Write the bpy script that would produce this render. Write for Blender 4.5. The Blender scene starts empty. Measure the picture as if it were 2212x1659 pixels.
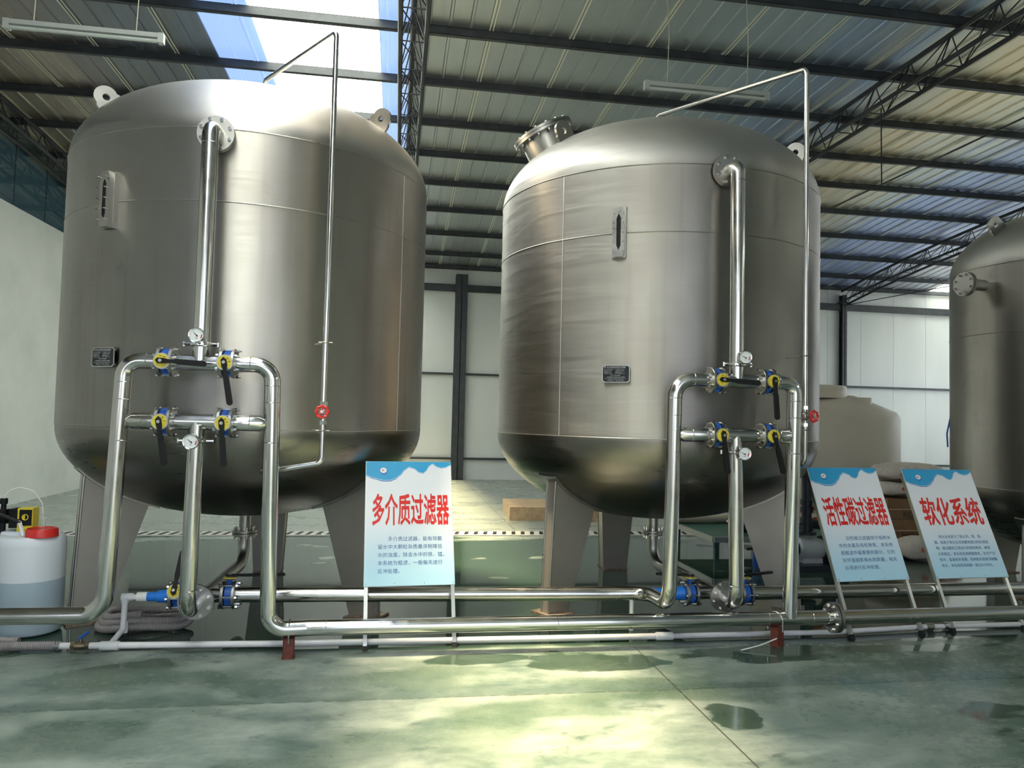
import bpy, bmesh, math, random
from mathutils import Vector as V, Matrix, Euler
random.seed(7)
PI = math.pi
sc = bpy.context.scene
COL = sc.collection

# ------------------------------------------------------------------ camera, sky, sun, daylight, exposure
cam_d = bpy.data.cameras.new('camera'); cam = bpy.data.objects.new('camera', cam_d); COL.objects.link(cam)
cam_d.sensor_width = 36.0; cam_d.sensor_fit = 'HORIZONTAL'; cam_d.lens = 1600.0 / 2212.0 * 36.0
cam_d.clip_start = 0.05; cam_d.clip_end = 200
_y, _p, _r = (math.radians(a) for a in (8.8, 2.6, 1.36))
_f = V((math.sin(_y) * math.cos(_p), math.cos(_y) * math.cos(_p), math.sin(_p)))
_rt = V((math.cos(_y), -math.sin(_y), 0)); _dn = _f.cross(_rt)
_r2 = _rt * math.cos(_r) - _dn * math.sin(_r); _d2 = _dn * math.cos(_r) + _rt * math.sin(_r)
_m = Matrix((_r2, -_d2, -_f)).transposed().to_4x4(); _m.translation = V((0, 0, 1.54))
cam.matrix_world = _m
sc.camera = cam

world = bpy.data.worlds.new('sky'); sc.world = world; world.use_nodes = True
wn = world.node_tree.nodes; wl = world.node_tree.links
bg = wn['Background']; bg.inputs['Strength'].default_value = 2.2
tc = wn.new('ShaderNodeTexCoord'); sp = wn.new('ShaderNodeSeparateXYZ'); rp = wn.new('ShaderNodeValToRGB')
wl.new(tc.outputs['Generated'], sp.inputs[0]); wl.new(sp.outputs['Z'], rp.inputs[0]); wl.new(rp.outputs[0], bg.inputs[0])
rp.color_ramp.elements[0].position = 0.0; rp.color_ramp.elements[0].color = (0.55, 0.52, 0.45, 1)
rp.color_ramp.elements[1].position = 0.03; rp.color_ramp.elements[1].color = (0.80, 0.88, 1.0, 1)
e = rp.color_ramp.elements.new(1.0); e.color = (0.42, 0.62, 1.0, 1)

sd = bpy.data.lights.new('sun', 'SUN'); sun = bpy.data.objects.new('sun', sd); COL.objects.link(sun)
sd.energy = 66; sd.angle = math.radians(9); sd.color = (1.0, 0.81, 0.50)
sun.rotation_euler = V((1.84, 0.0, -5.9)).to_track_quat('-Z', 'Y').to_euler()
sun.location = (-6, 6, 14)

def area(name, loc, size, target, energy, color):
    d = bpy.data.lights.new(name, 'AREA'); d.shape = 'RECTANGLE'; d.size, d.size_y = size
    d.energy = energy; d.color = color
    o = bpy.data.objects.new(name, d); COL.objects.link(o); o.location = loc
    o.rotation_euler = (V(target) - V(loc)).to_track_quat('-Z', 'Y').to_euler()
    return o
# daylight entering by the two openings of the wall behind the camera
area('daylight_doorway', (1.5, -2.62, 2.35), (4.6, 3.9), (1.5, 5, 2.35), 52, (0.86, 0.93, 1.0))
area('daylight_window', (-3.2, -2.62, 2.6), (3.2, 2.4), (-3.2, 5, 2.6), 16, (0.95, 0.98, 1.0))
# added light in an unseen gable opening, to brighten the right back
area('gable_fill', (17.35, 13.0, 2.9), (7.0, 2.6), (0, 13, 2.4), 150, (0.82, 0.91, 1.0))

sc.view_settings.view_transform = 'Standard'
sc.view_settings.look = 'None'
sc.view_settings.exposure = -0.28
sc.view_settings.gamma = 1.0
sc.view_settings.use_curve_mapping = False

# ------------------------------------------------------------------ helpers
INV = {}

class MB:
    def __init__(s): s.v = []; s.f = []
    def add(s, vs, fs):
        n = len(s.v); s.v += [V(p) for p in vs]; s.f += [tuple(i + n for i in q) for q in fs]; return s
    def box(s, c, d, rot=None):
        x, y, z = d[0] / 2, d[1] / 2, d[2] / 2
        vs = [V(p) for p in ((-x, -y, -z), (x, -y, -z), (x, y, -z), (-x, y, -z), (-x, -y, z), (x, -y, z), (x, y, z), (-x, y, z))]
        if rot is not None: vs = [rot @ p for p in vs]
        return s.add([p + V(c) for p in vs], [(0, 3, 2, 1), (4, 5, 6, 7), (0, 1, 5, 4), (1, 2, 6, 5), (2, 3, 7, 6), (3, 0, 4, 7)])
    def span(s, a, b):
        a, b = V(a), V(b); return s.box((a + b) / 2, [abs(t) for t in (b - a)])
    def cyl(s, p0, p1, r0, r1=None, n=20, cap=True):
        return s.rings([(p0, r0), (p1, r0 if r1 is None else r1)], n, cap)
    def rings(s, pr, n=20, cap=True):
        """surface through circles (centre, radius) around a straight axis"""
        ax = (V(pr[-1][0]) - V(pr[0][0])).normalized()
        u = ax.orthogonal().normalized(); w = ax.cross(u)
        vs = []; fs = []
        for c, r in pr:
            for k in range(n):
                a = 2 * PI * k / n; vs.append(V(c) + (u * math.cos(a) + w * math.sin(a)) * r)
        for i in range(len(pr) - 1):
            for k in range(n):
                fs.append((i * n + k, i * n + (k + 1) % n, (i + 1) * n + (k + 1) % n, (i + 1) * n + k))
        if cap: fs.append(tuple(range(n))[::-1]); fs.append(tuple(range((len(pr) - 1) * n, len(pr) * n)))
        return s.add(vs, fs)
    def tube(s, pts, r, n=18, fillet=0.0, seg=7, cap=True):
        pts = bend(pts, fillet, seg) if fillet > 0 else [V(p) for p in pts]
        rr = r if callable(r) else (lambda i: r)
        t0 = (pts[1] - pts[0]).normalized(); u = t0.orthogonal().normalized()
        vs = []; fs = []
        for i, p in enumerate(pts):
            t = (pts[min(i + 1, len(pts) - 1)] - pts[max(i - 1, 0)]).normalized()
            u = (u - t * u.dot(t)).normalized(); w = t.cross(u)
            for k in range(n):
                a = 2 * PI * k / n; vs.append(p + (u * math.cos(a) + w * math.sin(a)) * rr(i))
        for i in range(len(pts) - 1):
            for k in range(n):
                fs.append((i * n + k, i * n + (k + 1) % n, (i + 1) * n + (k + 1) % n, (i + 1) * n + k))
        if cap: fs.append(tuple(range(n))[::-1]); fs.append(tuple(range((len(pts) - 1) * n, len(pts) * n)))
        return s.add(vs, fs)
    def lathe(s, prof, c, n=48, axis=(0, 0, 1)):
        """prof: (radius, height) pairs"""
        q = V((0, 0, 1)).rotation_difference(V(axis)); vs = []; fs = []; rows = []
        for r, h in prof:
            if r < 1e-6: rows.append([len(vs)]); vs.append(V(c) + q @ V((0, 0, h)))
            else:
                rows.append(list(range(len(vs), len(vs) + n)))
                for k in range(n):
                    a = 2 * PI * k / n; vs.append(V(c) + q @ V((r * math.cos(a), r * math.sin(a), h)))
        for A, B in zip(rows, rows[1:]):
            for k in range(n):
                k2 = (k + 1) % n
                if len(A) == 1 and len(B) == 1: continue
                if len(A) == 1: fs.append((A[0], B[k2], B[k]))
                elif len(B) == 1: fs.append((A[k], A[k2], B[0]))
                else: fs.append((A[k], A[k2], B[k2], B[k]))
        return s.add(vs, fs)
    def torus(s, c, axis, R, r, n=32, m=8):
        return s.lathe([(R + r * math.cos(2 * PI * j / m), r * math.sin(2 * PI * j / m)) for j in range(m + 1)], c, n, axis)
    def prism(s, poly, M, t):
        """polygon (x, y) in the local plane of M extruded to thickness t along local z"""
        n = len(poly)
        vs = [M @ V((x, y, 0)) for x, y in poly] + [M @ V((x, y, t)) for x, y in poly]
        fs = [tuple(range(n))[::-1], tuple(range(n, 2 * n))] + [(k, (k + 1) % n, n + (k + 1) % n, n + k) for k in range(n)]
        return s.add(vs, fs)
    def ball(s, c, r, n=20, m=12, sq=(1, 1, 1)):
        i0 = len(s.v)
        s.lathe([(max(0, r * math.sin(PI * j / m)), -r * math.cos(PI * j / m)) for j in range(m + 1)], (0, 0, 0), n)
        for i in range(i0, len(s.v)):
            p = s.v[i]; s.v[i] = V((p.x * sq[0], p.y * sq[1], p.z * sq[2])) + V(c)
        return s

def bend(pts, f, seg=7):
    pts = [V(p) for p in pts]; out = [pts[0]]
    for a, b, c in zip(pts, pts[1:], pts[2:]):
        d1 = (a - b); d2 = (c - b); l1, l2 = d1.length, d2.length; d1.normalize(); d2.normalize()
        ang = d1.angle(d2)
        if ang > PI - 0.02: out.append(b); continue
        k = min(f / math.tan(ang / 2), l1 * 0.49, l2 * 0.49); rad = k * math.tan(ang / 2)
        cen = b + (d1 + d2).normalized() * (rad / math.sin(ang / 2))
        v1 = b + d1 * k - cen; v2 = b + d2 * k - cen; th = v1.angle(v2)
        for j in range(seg + 1):
            t = j / seg
            out.append(cen + (v1 * math.sin((1 - t) * th) + v2 * math.sin(t * th)) / math.sin(th))
    out.append(pts[-1]); return out

def mesh_of(name, mb, mat, inv=None):
    me = bpy.data.meshes.new(name)
    vs = [inv @ p for p in mb.v] if inv is not None else mb.v
    me.from_pydata([tuple(p) for p in vs], [], mb.f)
    bm = bmesh.new(); bm.from_mesh(me); bmesh.ops.recalc_face_normals(bm, faces=bm.faces); bm.to_mesh(me); bm.free()
    me.polygons.foreach_set('use_smooth', [True] * len(me.polygons)); me.set_sharp_from_angle(angle=math.radians(35))
    me.materials.append(mat); return me

def tag(o, label=None, cat=None, group=None, kind=None):
    if label: o['label'] = label
    if cat: o['category'] = cat
    if group: o['group'] = group
    if kind: o['kind'] = kind
    return o

def thing(name, label, cat, loc=(0, 0, 0), rot=(0, 0, 0), group=None, kind=None):
    o = bpy.data.objects.new(name, None); COL.objects.link(o); o.location = loc; o.rotation_euler = rot
    o.empty_display_size = 0.1
    INV[o.name] = (Matrix.Translation(V(loc)) @ Euler(rot).to_matrix().to_4x4()).inverted()
    return tag(o, label, cat, group, kind)

def part(name, mb, mat, parent, label=None, local=False):
    o = bpy.data.objects.new(name, mesh_of(name, mb, mat, None if local else INV[parent.name])); COL.objects.link(o)
    o.parent = parent; INV[o.name] = INV[parent.name]
    if label: o['label'] = label
    return o

def solo(name, mb, mat, label, cat, group=None, kind=None):
    lo = V((min(p.x for p in mb.v), min(p.y for p in mb.v), min(p.z for p in mb.v)))
    hi = V((max(p.x for p in mb.v), max(p.y for p in mb.v), max(p.z for p in mb.v)))
    b = V(((lo.x + hi.x) / 2, (lo.y + hi.y) / 2, lo.z)); inv = Matrix.Translation(-b)
    o = bpy.data.objects.new(name, mesh_of(name, mb, mat, inv)); COL.objects.link(o); o.location = b
    INV[o.name] = inv
    return tag(o, label, cat, group, kind)

def dup(root, loc, rot, label, group=None):
    r = root.copy(); COL.objects.link(r); r.location = loc; r.rotation_euler = rot; r['label'] = label
    if group: r['group'] = group
    INV[r.name] = (Matrix.Translation(V(loc)) @ Euler(rot).to_matrix().to_4x4()).inverted()
    for ch in root.children:
        c = ch.copy(); COL.objects.link(c); c.parent = r
        for g in ch.children:
            d = g.copy(); COL.objects.link(d); d.parent = c
    return r

def text(name, body, size, M, mat, parent, sx=1.0, sy=1.0, bold=0.0, depth=0.0004, align='LEFT', spacing=1.0, line=1.0, local=True, fit=None):
    """flat lettering as a mesh; M places the text plane (local x right, y up)"""
    cu = bpy.data.curves.new(name, 'FONT'); cu.body = body; cu.size = size; cu.align_x = align; cu.align_y = 'TOP'
    cu.extrude = depth; cu.space_character = spacing; cu.space_line = line; cu.resolution_u = 2
    tmp = bpy.data.objects.new(name, cu); COL.objects.link(tmp)
    dg = bpy.context.evaluated_depsgraph_get(); dg.update()
    me = bpy.data.meshes.new_from_object(tmp.evaluated_get(dg)); bpy.data.objects.remove(tmp)
    if bold > 0:          # heavier strokes: the same outlines laid again a little to every side
        vs = [v.co.copy() for v in me.vertices]; fs = [tuple(f.vertices) for f in me.polygons]; bm_ = MB()
        for k in range(9):
            d_ = V((0, 0, 0)) if k == 8 else V((math.cos(k * PI / 4), math.sin(k * PI / 4), 0)) * bold + V((0, 0, 0.00003 * k))
            bm_.add([v + d_ for v in vs], fs)
        bpy.data.meshes.remove(me); me = bpy.data.meshes.new(name); me.from_pydata([tuple(p) for p in bm_.v], [], bm_.f)
    if fit and len(me.vertices):
        xs = [v.co.x for v in me.vertices]; ys = [v.co.y for v in me.vertices]
        x0, x1, y0, y1 = min(xs), max(xs), min(ys), max(ys); W, H = fit
        for v in me.vertices:
            v.co.x = (v.co.x - x0) / (x1 - x0) * W; v.co.y = (v.co.y - y1) / (y1 - y0) * H
    for v in me.vertices:
        q = M @ V((v.co.x * sx, v.co.y * sy, v.co.z)); v.co = q if local else INV[parent.name] @ q
    me.materials.clear(); me.materials.append(mat); me.name = name
    o = bpy.data.objects.new(name, me); COL.objects.link(o); o.parent = parent; INV[o.name] = INV[parent.name]
    return o

def frame_m(o, x, y):
    """matrix with origin o and the given x and y axes"""
    x = V(x).normalized(); y = V(y); z = x.cross(y).normalized(); y = z.cross(x)
    m = Matrix((x, y, z)).transposed().to_4x4(); m.translation = V(o); return m

# ------------------------------------------------------------------ materials
def mat(name, color, rough=0.5, metal=0.0, **kw):
    m = bpy.data.materials.new(name); m.use_nodes = True
    b = m.node_tree.nodes['Principled BSDF']
    b.inputs['Base Color'].default_value = (*color, 1); b.inputs['Roughness'].default_value = rough; b.inputs['Metallic'].default_value = metal
    for k, v in kw.items(): b.inputs[k].default_value = v
    return m

class NT:
    def __init__(s, m): s.t = m.node_tree; s.b = s.t.nodes['Principled BSDF']
    def n(s, t, **kw):
        o = s.t.nodes.new('ShaderNode' + t)
        for k, v in kw.items():
            if hasattr(o, k): setattr(o, k, v)
            else: o.inputs[k].default_value = v
        return o
    def l(s, a, b): s.t.links.new(a, b)
    def pos(s): return s.n('NewGeometry').outputs['Position']
    def xyz(s): 
        x = s.n('SeparateXYZ'); s.l(s.pos(), x.inputs[0]); return x.outputs
    def scale(s, v, sc_):
        q = s.n('VectorMath', operation='MULTIPLY'); s.l(v, q.inputs[0]); q.inputs[1].default_value = sc_; return q.outputs[0]
    def noise(s, v, scale, detail=4, rough=0.55, dist=0.0):
        q = s.n('TexNoise'); s.l(v, q.inputs['Vector']); q.inputs['Scale'].default_value = scale; q.inputs['Detail'].default_value = detail
        q.inputs['Roughness'].default_value = rough; q.inputs['Distortion'].default_value = dist; return q.outputs['Fac']
    def math(s, op, a, b=None, c=None, clamp=False):
        q = s.n('Math', operation=op); q.use_clamp = clamp
        for i, x in enumerate((a, b, c)):
            if x is None: continue
            if isinstance(x, (int, float)): q.inputs[i].default_value = x
            else: s.l(x, q.inputs[i])
        return q.outputs[0]
    def ss(s, x, a, b):
        q = s.n('MapRange', interpolation_type='SMOOTHSTEP'); s.l(x, q.inputs['Value']); q.inputs['From Min'].default_value = a; q.inputs['From Max'].default_value = b
        return q.outputs[0]
    def lin(s, x, a, b, c, d):
        q = s.n('MapRange'); s.l(x, q.inputs['Value'])
        for k, v in zip(('From Min', 'From Max', 'To Min', 'To Max'), (a, b, c, d)): q.inputs[k].default_value = v
        return q.outputs[0]
    def mix(s, f, a, b):
        q = s.n('Mix', data_type='RGBA')
        if isinstance(f, (int, float)): q.inputs[0].default_value = f
        else: s.l(f, q.inputs[0])
        for i, x in ((6, a), (7, b)):
            if isinstance(x, tuple): q.inputs[i].default_value = (*x, 1)
            else: s.l(x, q.inputs[i])
        return q.outputs[2]
    def bump(s, h, strength, dist=0.01):
        q = s.n('Bump'); s.l(h, q.inputs['Height']); q.inputs['Strength'].default_value = strength; q.inputs['Distance'].default_value = dist
        s.l(q.outputs[0], s.b.inputs['Normal']); return q

def tank_steel(name, ripple, seed, zh=1.415, zt=3.40):
    m = mat(name, (0.42, 0.40, 0.375), 0.45, 1.0, Anisotropic=0.9, **{'Anisotropic Rotation': 0.25}); t = NT(m)
    tg = t.n('Tangent', direction_type='RADIAL', axis='Z'); t.l(tg.outputs[0], t.b.inputs['Tangent'])
    co = t.n('TexCoord').outputs['Object']
    of = t.n('VectorMath', operation='ADD'); t.l(co, of.inputs[0]); of.inputs[1].default_value = (seed, seed * 2, seed); co = of.outputs[0]
    big = t.noise(t.scale(co, (0.9, 0.9, 0.6)), 1.3, 3)
    fine = t.noise(t.scale(co, (1.5, 1.5, 26.0)), 2.2, 5, 0.6)
    vert = t.noise(t.scale(co, (7, 7, 0.25)), 2.0, 3)
    smudge = t.ss(t.noise(co, 2.6, 5, 0.6, 0.8), 0.62, 0.78)
    r = t.math('ADD', t.lin(big, 0.3, 0.7, 0.42, 0.54), t.lin(fine, 0.3, 0.7, -0.03, 0.04))
    r = t.math('ADD', r, t.math('MULTIPLY', smudge, 0.10)); t.l(r, t.b.inputs['Roughness'])
    c = t.mix(t.lin(big, 0.3, 0.7, 0, 1), (0.48, 0.46, 0.44), (0.395, 0.37, 0.345))
    c = t.mix(t.math('MULTIPLY', t.ss(vert, 0.5, 0.75), 0.25), c, (0.32, 0.29, 0.26))
    c = t.mix(t.math('MULTIPLY', smudge, 0.22), c, (0.25, 0.23, 0.21)); t.l(c, t.b.inputs['Base Color'])
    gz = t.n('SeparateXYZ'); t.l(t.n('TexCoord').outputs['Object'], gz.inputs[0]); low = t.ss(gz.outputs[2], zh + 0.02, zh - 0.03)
    c2 = t.mix(t.math('MULTIPLY', low, 0.72), c, (0.17, 0.155, 0.135)); hi = t.ss(gz.outputs[2], zt - 0.03, zt + 0.10); c2 = t.mix(t.math('MULTIPLY', hi, 0.9), c2, (0.56, 0.545, 0.535)); t.l(c2, t.b.inputs['Base Color'])  # top head lightened in colour for the skylight's brightness on it
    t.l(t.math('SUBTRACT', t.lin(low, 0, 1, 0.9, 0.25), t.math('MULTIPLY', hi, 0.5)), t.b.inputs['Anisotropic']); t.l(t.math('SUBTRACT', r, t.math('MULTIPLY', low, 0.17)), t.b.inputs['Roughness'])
    wav = t.noise(t.scale(co, (1.0, 1.0, 6.0)), 1.25, 2, 0.45, 0.5)
    sx = t.n('SeparateXYZ'); t.l(t.n('TexCoord').outputs['Object'], sx.inputs[0])
    msk = t.ss(sx.outputs[0], -0.1, -1.1)
    h = t.math('ADD', t.math('MULTIPLY', t.math('MULTIPLY', wav, msk), ripple), t.math('MULTIPLY', fine, 0.012))
    h = t.math('ADD', h, t.math('MULTIPLY', wav, 0.07))
    t.bump(h, 0.35, 0.012)
    return m

def pipe_steel(name, col=(0.60, 0.585, 0.56), r0=0.13, r1=0.26):
    m = mat(name, col, 0.2, 1.0); t = NT(m); p = t.pos()
    n1 = t.noise(p, 9, 4); n2 = t.noise(t.scale(p, (1, 1, 1)), 70, 2)
    t.l(t.math('ADD', t.lin(n1, 0.3, 0.7, r0, r1), t.lin(n2, 0.3, 0.7, -0.03, 0.03)), t.b.inputs['Roughness'])
    return m

def speckle(name, a, b, rough, scale, metal=0.0, bumpk=0.0, **kw):
    m = mat(name, a, rough, metal, **kw); t = NT(m); n = t.noise(t.pos(), scale, 5)
    t.l(t.mix(t.ss(n, 0.4, 0.68), a, b), t.b.inputs['Base Color'])
    if bumpk: t.bump(n, bumpk, 0.01)
    return m

M = {}
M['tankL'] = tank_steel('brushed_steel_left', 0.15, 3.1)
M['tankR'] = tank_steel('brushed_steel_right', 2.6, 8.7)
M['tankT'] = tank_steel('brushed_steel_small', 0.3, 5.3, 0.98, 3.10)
M['pipe'] = pipe_steel('pipe_steel'); M['bright'] = pipe_steel('bright_steel', (0.68, 0.67, 0.65), 0.08, 0.18)
M['cast'] = pipe_steel('flange_steel', (0.40, 0.39, 0.37), 0.28, 0.42)
M['leg'] = pipe_steel('leg_plate_steel', (0.40, 0.375, 0.34), 0.46, 0.58); M['leg'].node_tree.nodes['Principled BSDF'].inputs['Metallic'].default_value = 0.75
M['dark'] = speckle('dark_grey_paint', (0.030, 0.036, 0.045), (0.045, 0.052, 0.062), 0.45, 6)
M['truss'] = speckle('truss_paint', (0.022, 0.025, 0.032), (0.035, 0.036, 0.042), 0.5, 6)
M['blue'] = speckle('blue_paint', (0.015, 0.09, 0.42), (0.02, 0.12, 0.50), 0.35, 30)
M['yellow'] = speckle('yellow_paint', (0.72, 0.60, 0.04), (0.62, 0.48, 0.03), 0.4, 60)
M['black'] = mat('black_plastic', (0.008, 0.008, 0.009), 0.5, 0.0, **{'Specular IOR Level': 0.25})
M['rubber'] = mat('black_rubber', (0.010, 0.010, 0.011), 0.7)
M['white'] = mat('white_plastic', (0.80, 0.80, 0.80), 0.4)
M['pvc'] = speckle('white_pvc', (0.78, 0.76, 0.79), (0.70, 0.69, 0.70), 0.28, 8)
M['fitblue'] = mat('blue_plastic', (0.02, 0.20, 0.75), 0.35)
M['red'] = mat('red_plastic', (0.62, 0.025, 0.02), 0.35)
M['orange'] = mat('orange_plastic', (0.65, 0.10, 0.03), 0.4)
M['rust'] = speckle('red_oxide_paint', (0.16, 0.035, 0.022), (0.10, 0.025, 0.018), 0.6, 40)
M['baseplate'] = speckle('scuffed_base_plate', (0.36, 0.28, 0.22), (0.20, 0.13, 0.09), 0.55, 25, 0.6)
M['brass'] = pipe_steel('brass', (0.42, 0.33, 0.22), 0.25, 0.4)
M['hose'] = mat('grey_hose', (0.26, 0.235, 0.235), 0.3)
M['beige'] = speckle('beige_polyethylene', (0.52, 0.475, 0.40), (0.46, 0.42, 0.355), 0.5, 1.2)
M['navy'] = mat('dark_pvc', (0.02, 0.028, 0.045), 0.35)
M['wood'] = speckle('pale_timber', (0.55, 0.40, 0.25), (0.44, 0.30, 0.18), 0.6, 14)
M['carton'] = speckle('brown_carton', (0.20, 0.11, 0.055), (0.16, 0.085, 0.04), 0.75, 9)
M['sack'] = speckle('woven_sack', (0.55, 0.50, 0.46), (0.47, 0.42, 0.38), 0.7, 25, bumpk=0.4)
M['sackred'] = mat('red_print', (0.55, 0.12, 0.08), 0.7)
M['green'] = speckle('green_steel', (0.03, 0.10, 0.08), (0.05, 0.13, 0.10), 0.5, 8)
M['ink'] = mat('black_ink', (0.02, 0.02, 0.02), 0.6)
M['gaugeface'] = mat('gauge_face', (0.78, 0.80, 0.82), 0.4)
M['plate'] = mat('black_name_plate', (0.012, 0.014, 0.018), 0.3)
M['silver_ink'] = mat('silver_lettering', (0.55, 0.57, 0.58), 0.4)
M['alu'] = mat('bare_aluminium', (0.60, 0.60, 0.58), 0.35, 1.0)
M['redink'] = mat('red_lettering', (0.74, 0.014, 0.012), 0.45)
M['blueink'] = mat('blue_lettering', (0.05, 0.14, 0.34), 0.5)
M['skyprint'] = mat('cyan_print', (0.03, 0.36, 0.68), 0.35)
M['wavehi'] = mat('pale_wave_print', (0.62, 0.82, 0.95), 0.35)
M['wavelo'] = mat('deep_blue_print', (0.02, 0.16, 0.52), 0.35)
M['lampcase'] = mat('lamp_batten', (0.34, 0.36, 0.35), 0.45)
M['tubeglass'] = mat('unlit_tube', (0.42, 0.46, 0.44), 0.2)
M['wire'] = mat('hanging_wire', (0.42, 0.40, 0.30), 0.5)

# printed sign board: white fading to pale blue at the foot (print)
m = mat('sign_print', (0.8, 0.85, 0.9), 0.32); t = NT(m)
oc = t.n('TexCoord'); sx = t.n('SeparateXYZ'); t.l(oc.outputs['Generated'], sx.inputs[0])
t.l(t.mix(t.ss(sx.outputs[2], 0.62, 0.0), (0.86, 0.87, 0.92), (0.42, 0.68, 0.84)), t.b.inputs['Base Color']); M['sign'] = m

# white translucent barrel
m = mat('barrel_polyethylene', (0.66, 0.70, 0.76), 0.45); NT(m); M['barrel'] = m
M['barrelwet'] = mat('barrel_with_liquid', (0.36, 0.45, 0.53), 0.45)

# floor: worn green epoxy, wet around the tanks
m = mat('green_epoxy_floor', (0.3, 0.36, 0.33), 0.4); t = NT(m); p = t.pos(); X, Y, Z = t.xyz()
n_big = t.noise(t.scale(p, (0.55, 1.0, 1)), 0.9, 4, 0.55, 0.1)
n_mid = t.noise(t.scale(p, (1.0, 1.7, 1)), 1.9, 8, 0.66, 0.1)
n_fine = t.noise(t.scale(p, (1, 1.5, 1)), 15, 8, 0.7)
edge = t.math('ADD', Y, t.math('MULTIPLY', t.math('SUBTRACT', n_big, 0.5), 0.9))
wet_zone = t.math('MULTIPLY', t.ss(edge, 4.90, 5.02), t.ss(edge, 9.45, 9.25))
n_pud = t.noise(t.scale(p, (0.8, 1.7, 1)), 1.25, 2, 0.45)
puddle = t.math('MULTIPLY', t.ss(n_pud, 0.56, 0.60), t.math('MULTIPLY', t.ss(Y, 4.6, 4.9), t.ss(Y, 9.9, 9.0)))
n_blob = t.noise(t.scale(p, (1.0, 2.2, 1)), 2.3, 3, 0.5)
blobs = None
for cx_, cy_, rx_, ry_ in ((1.33, 4.66, 0.50, 0.17), (0.52, 4.74, 0.36, 0.09), (2.40, 4.70, 0.60, 0.16), (1.80, 3.72, 0.13, 0.17), (3.5, 4.75, 0.55, 0.09), (3.3, 3.35, 0.35, 0.40)):
    q_ = t.math('ADD', t.math('POWER', t.math('DIVIDE', t.math('SUBTRACT', X, cx_), rx_), 2), t.math('POWER', t.math('DIVIDE', t.math('SUBTRACT', Y, cy_), ry_), 2))
    q_ = t.ss(t.math('ADD', q_, t.math('ADD', t.math('MULTIPLY', t.math('SUBTRACT', n_big, 0.5), 3.0), t.math('MULTIPLY', t.math('SUBTRACT', n_blob, 0.5), 4.0))), 1.15, 0.70)
    blobs = q_ if blobs is None else t.math('MAXIMUM', blobs, q_)
damp_dark = t.math('MULTIPLY', t.ss(n_pud, 0.46, 0.60), t.math('MULTIPLY', t.ss(Y, 2.6, 4.3), 0.75))
damp_dark = t.math('MAXIMUM', damp_dark, t.math('MULTIPLY', t.math('MULTIPLY', t.ss(X, 1.7, 3.1), t.ss(Y, 9.0, 6.0)), t.lin(n_mid, 0.35, 0.65, 0.95, 0.45)))  # floor also made darker and smoother towards the right
island = t.math('MULTIPLY', t.ss(t.noise(t.scale(p, (0.8, 1.2, 1)), 1.1, 2, 0.5), 0.40, 0.37), t.ss(Y, 6.6, 7.4))
wet = t.math('MAXIMUM', t.math('MULTIPLY', wet_zone, t.math('SUBTRACT', 1.0, t.math('MULTIPLY', island, 0.8))), t.math('MAXIMUM', puddle, t.math('MULTIPLY', blobs, 0.85)), clamp=True)
wet = t.math('MULTIPLY', wet, t.lin(X, 3.6, 5.0, 1.0, 0.72))
dry = t.mix(t.lin(n_mid, 0.34, 0.66, 0, 1), (0.098, 0.148, 0.130), (0.355, 0.405, 0.360))
dry = t.mix(t.math('MULTIPLY', t.ss(n_fine, 0.52, 0.72), 0.45), dry, (0.17, 0.205, 0.18))
dry = t.mix(t.math('MULTIPLY', t.ss(t.noise(t.scale(p, (1.2, 2.2, 1)), 2.6, 6, 0.62, 0.2), 0.57, 0.70), 0.75), dry, (0.060, 0.100, 0.088))
dry = t.mix(damp_dark, dry, (0.085, 0.135, 0.095))
dry = t.mix(t.math('MULTIPLY', t.ss(Y, 9.9, 10.2), 0.88), dry, (0.29, 0.325, 0.29))
# trowel seam across the front with a darker band behind it
band = t.math('MULTIPLY', t.ss(t.math('ADD', Y, t.math('MULTIPLY', t.math('SUBTRACT', n_fine, 0.5), 0.05)), 4.115, 4.15), t.ss(t.math('ADD', Y, t.math('MULTIPLY', t.math('SUBTRACT', n_mid, 0.5), 0.35)), 4.40, 4.16))
dry = t.mix(t.math('MULTIPLY', band, 0.7), dry, (0.070, 0.115, 0.10))
j1 = t.ss(t.math('ABSOLUTE', t.math('SUBTRACT', X, 1.65)), 0.007, 0.003)
j2 = t.math('MULTIPLY', t.ss(t.math('ABSOLUTE', t.math('SUBTRACT', Y, t.math('ADD', 4.135, t.math('MULTIPLY', t.math('SUBTRACT', n_mid, 0.5), 0.04)))), 0.006, 0.002), t.ss(n_fine, 0.42, 0.52))
jj = t.math('MAXIMUM', j1, j2)
col = t.mix(wet, dry, (0.032, 0.062, 0.045)); col = t.mix(t.math('MULTIPLY', jj, 0.85), col, (0.05, 0.05, 0.035)); t.l(col, t.b.inputs['Base Color'])
rd = t.math('SUBTRACT', t.lin(n_fine, 0.3, 0.7, 0.32, 0.52), t.math('MULTIPLY', damp_dark, 0.25))
rmix = t.n('Mix', data_type='FLOAT'); t.l(wet, rmix.inputs[0]); t.l(rd, rmix.inputs[2]); rmix.inputs[3].default_value = 0.035
t.l(rmix.outputs[0], t.b.inputs['Roughness']); t.b.inputs['IOR'].default_value = 1.5
bs = t.math('MULTIPLY', t.math('MULTIPLY', n_fine, t.math('SUBTRACT', 1.0, wet)), t.ss(Y, 8.5, 6.0)); t.bump(bs, 0.10, 0.006)
M['floor'] = m

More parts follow.
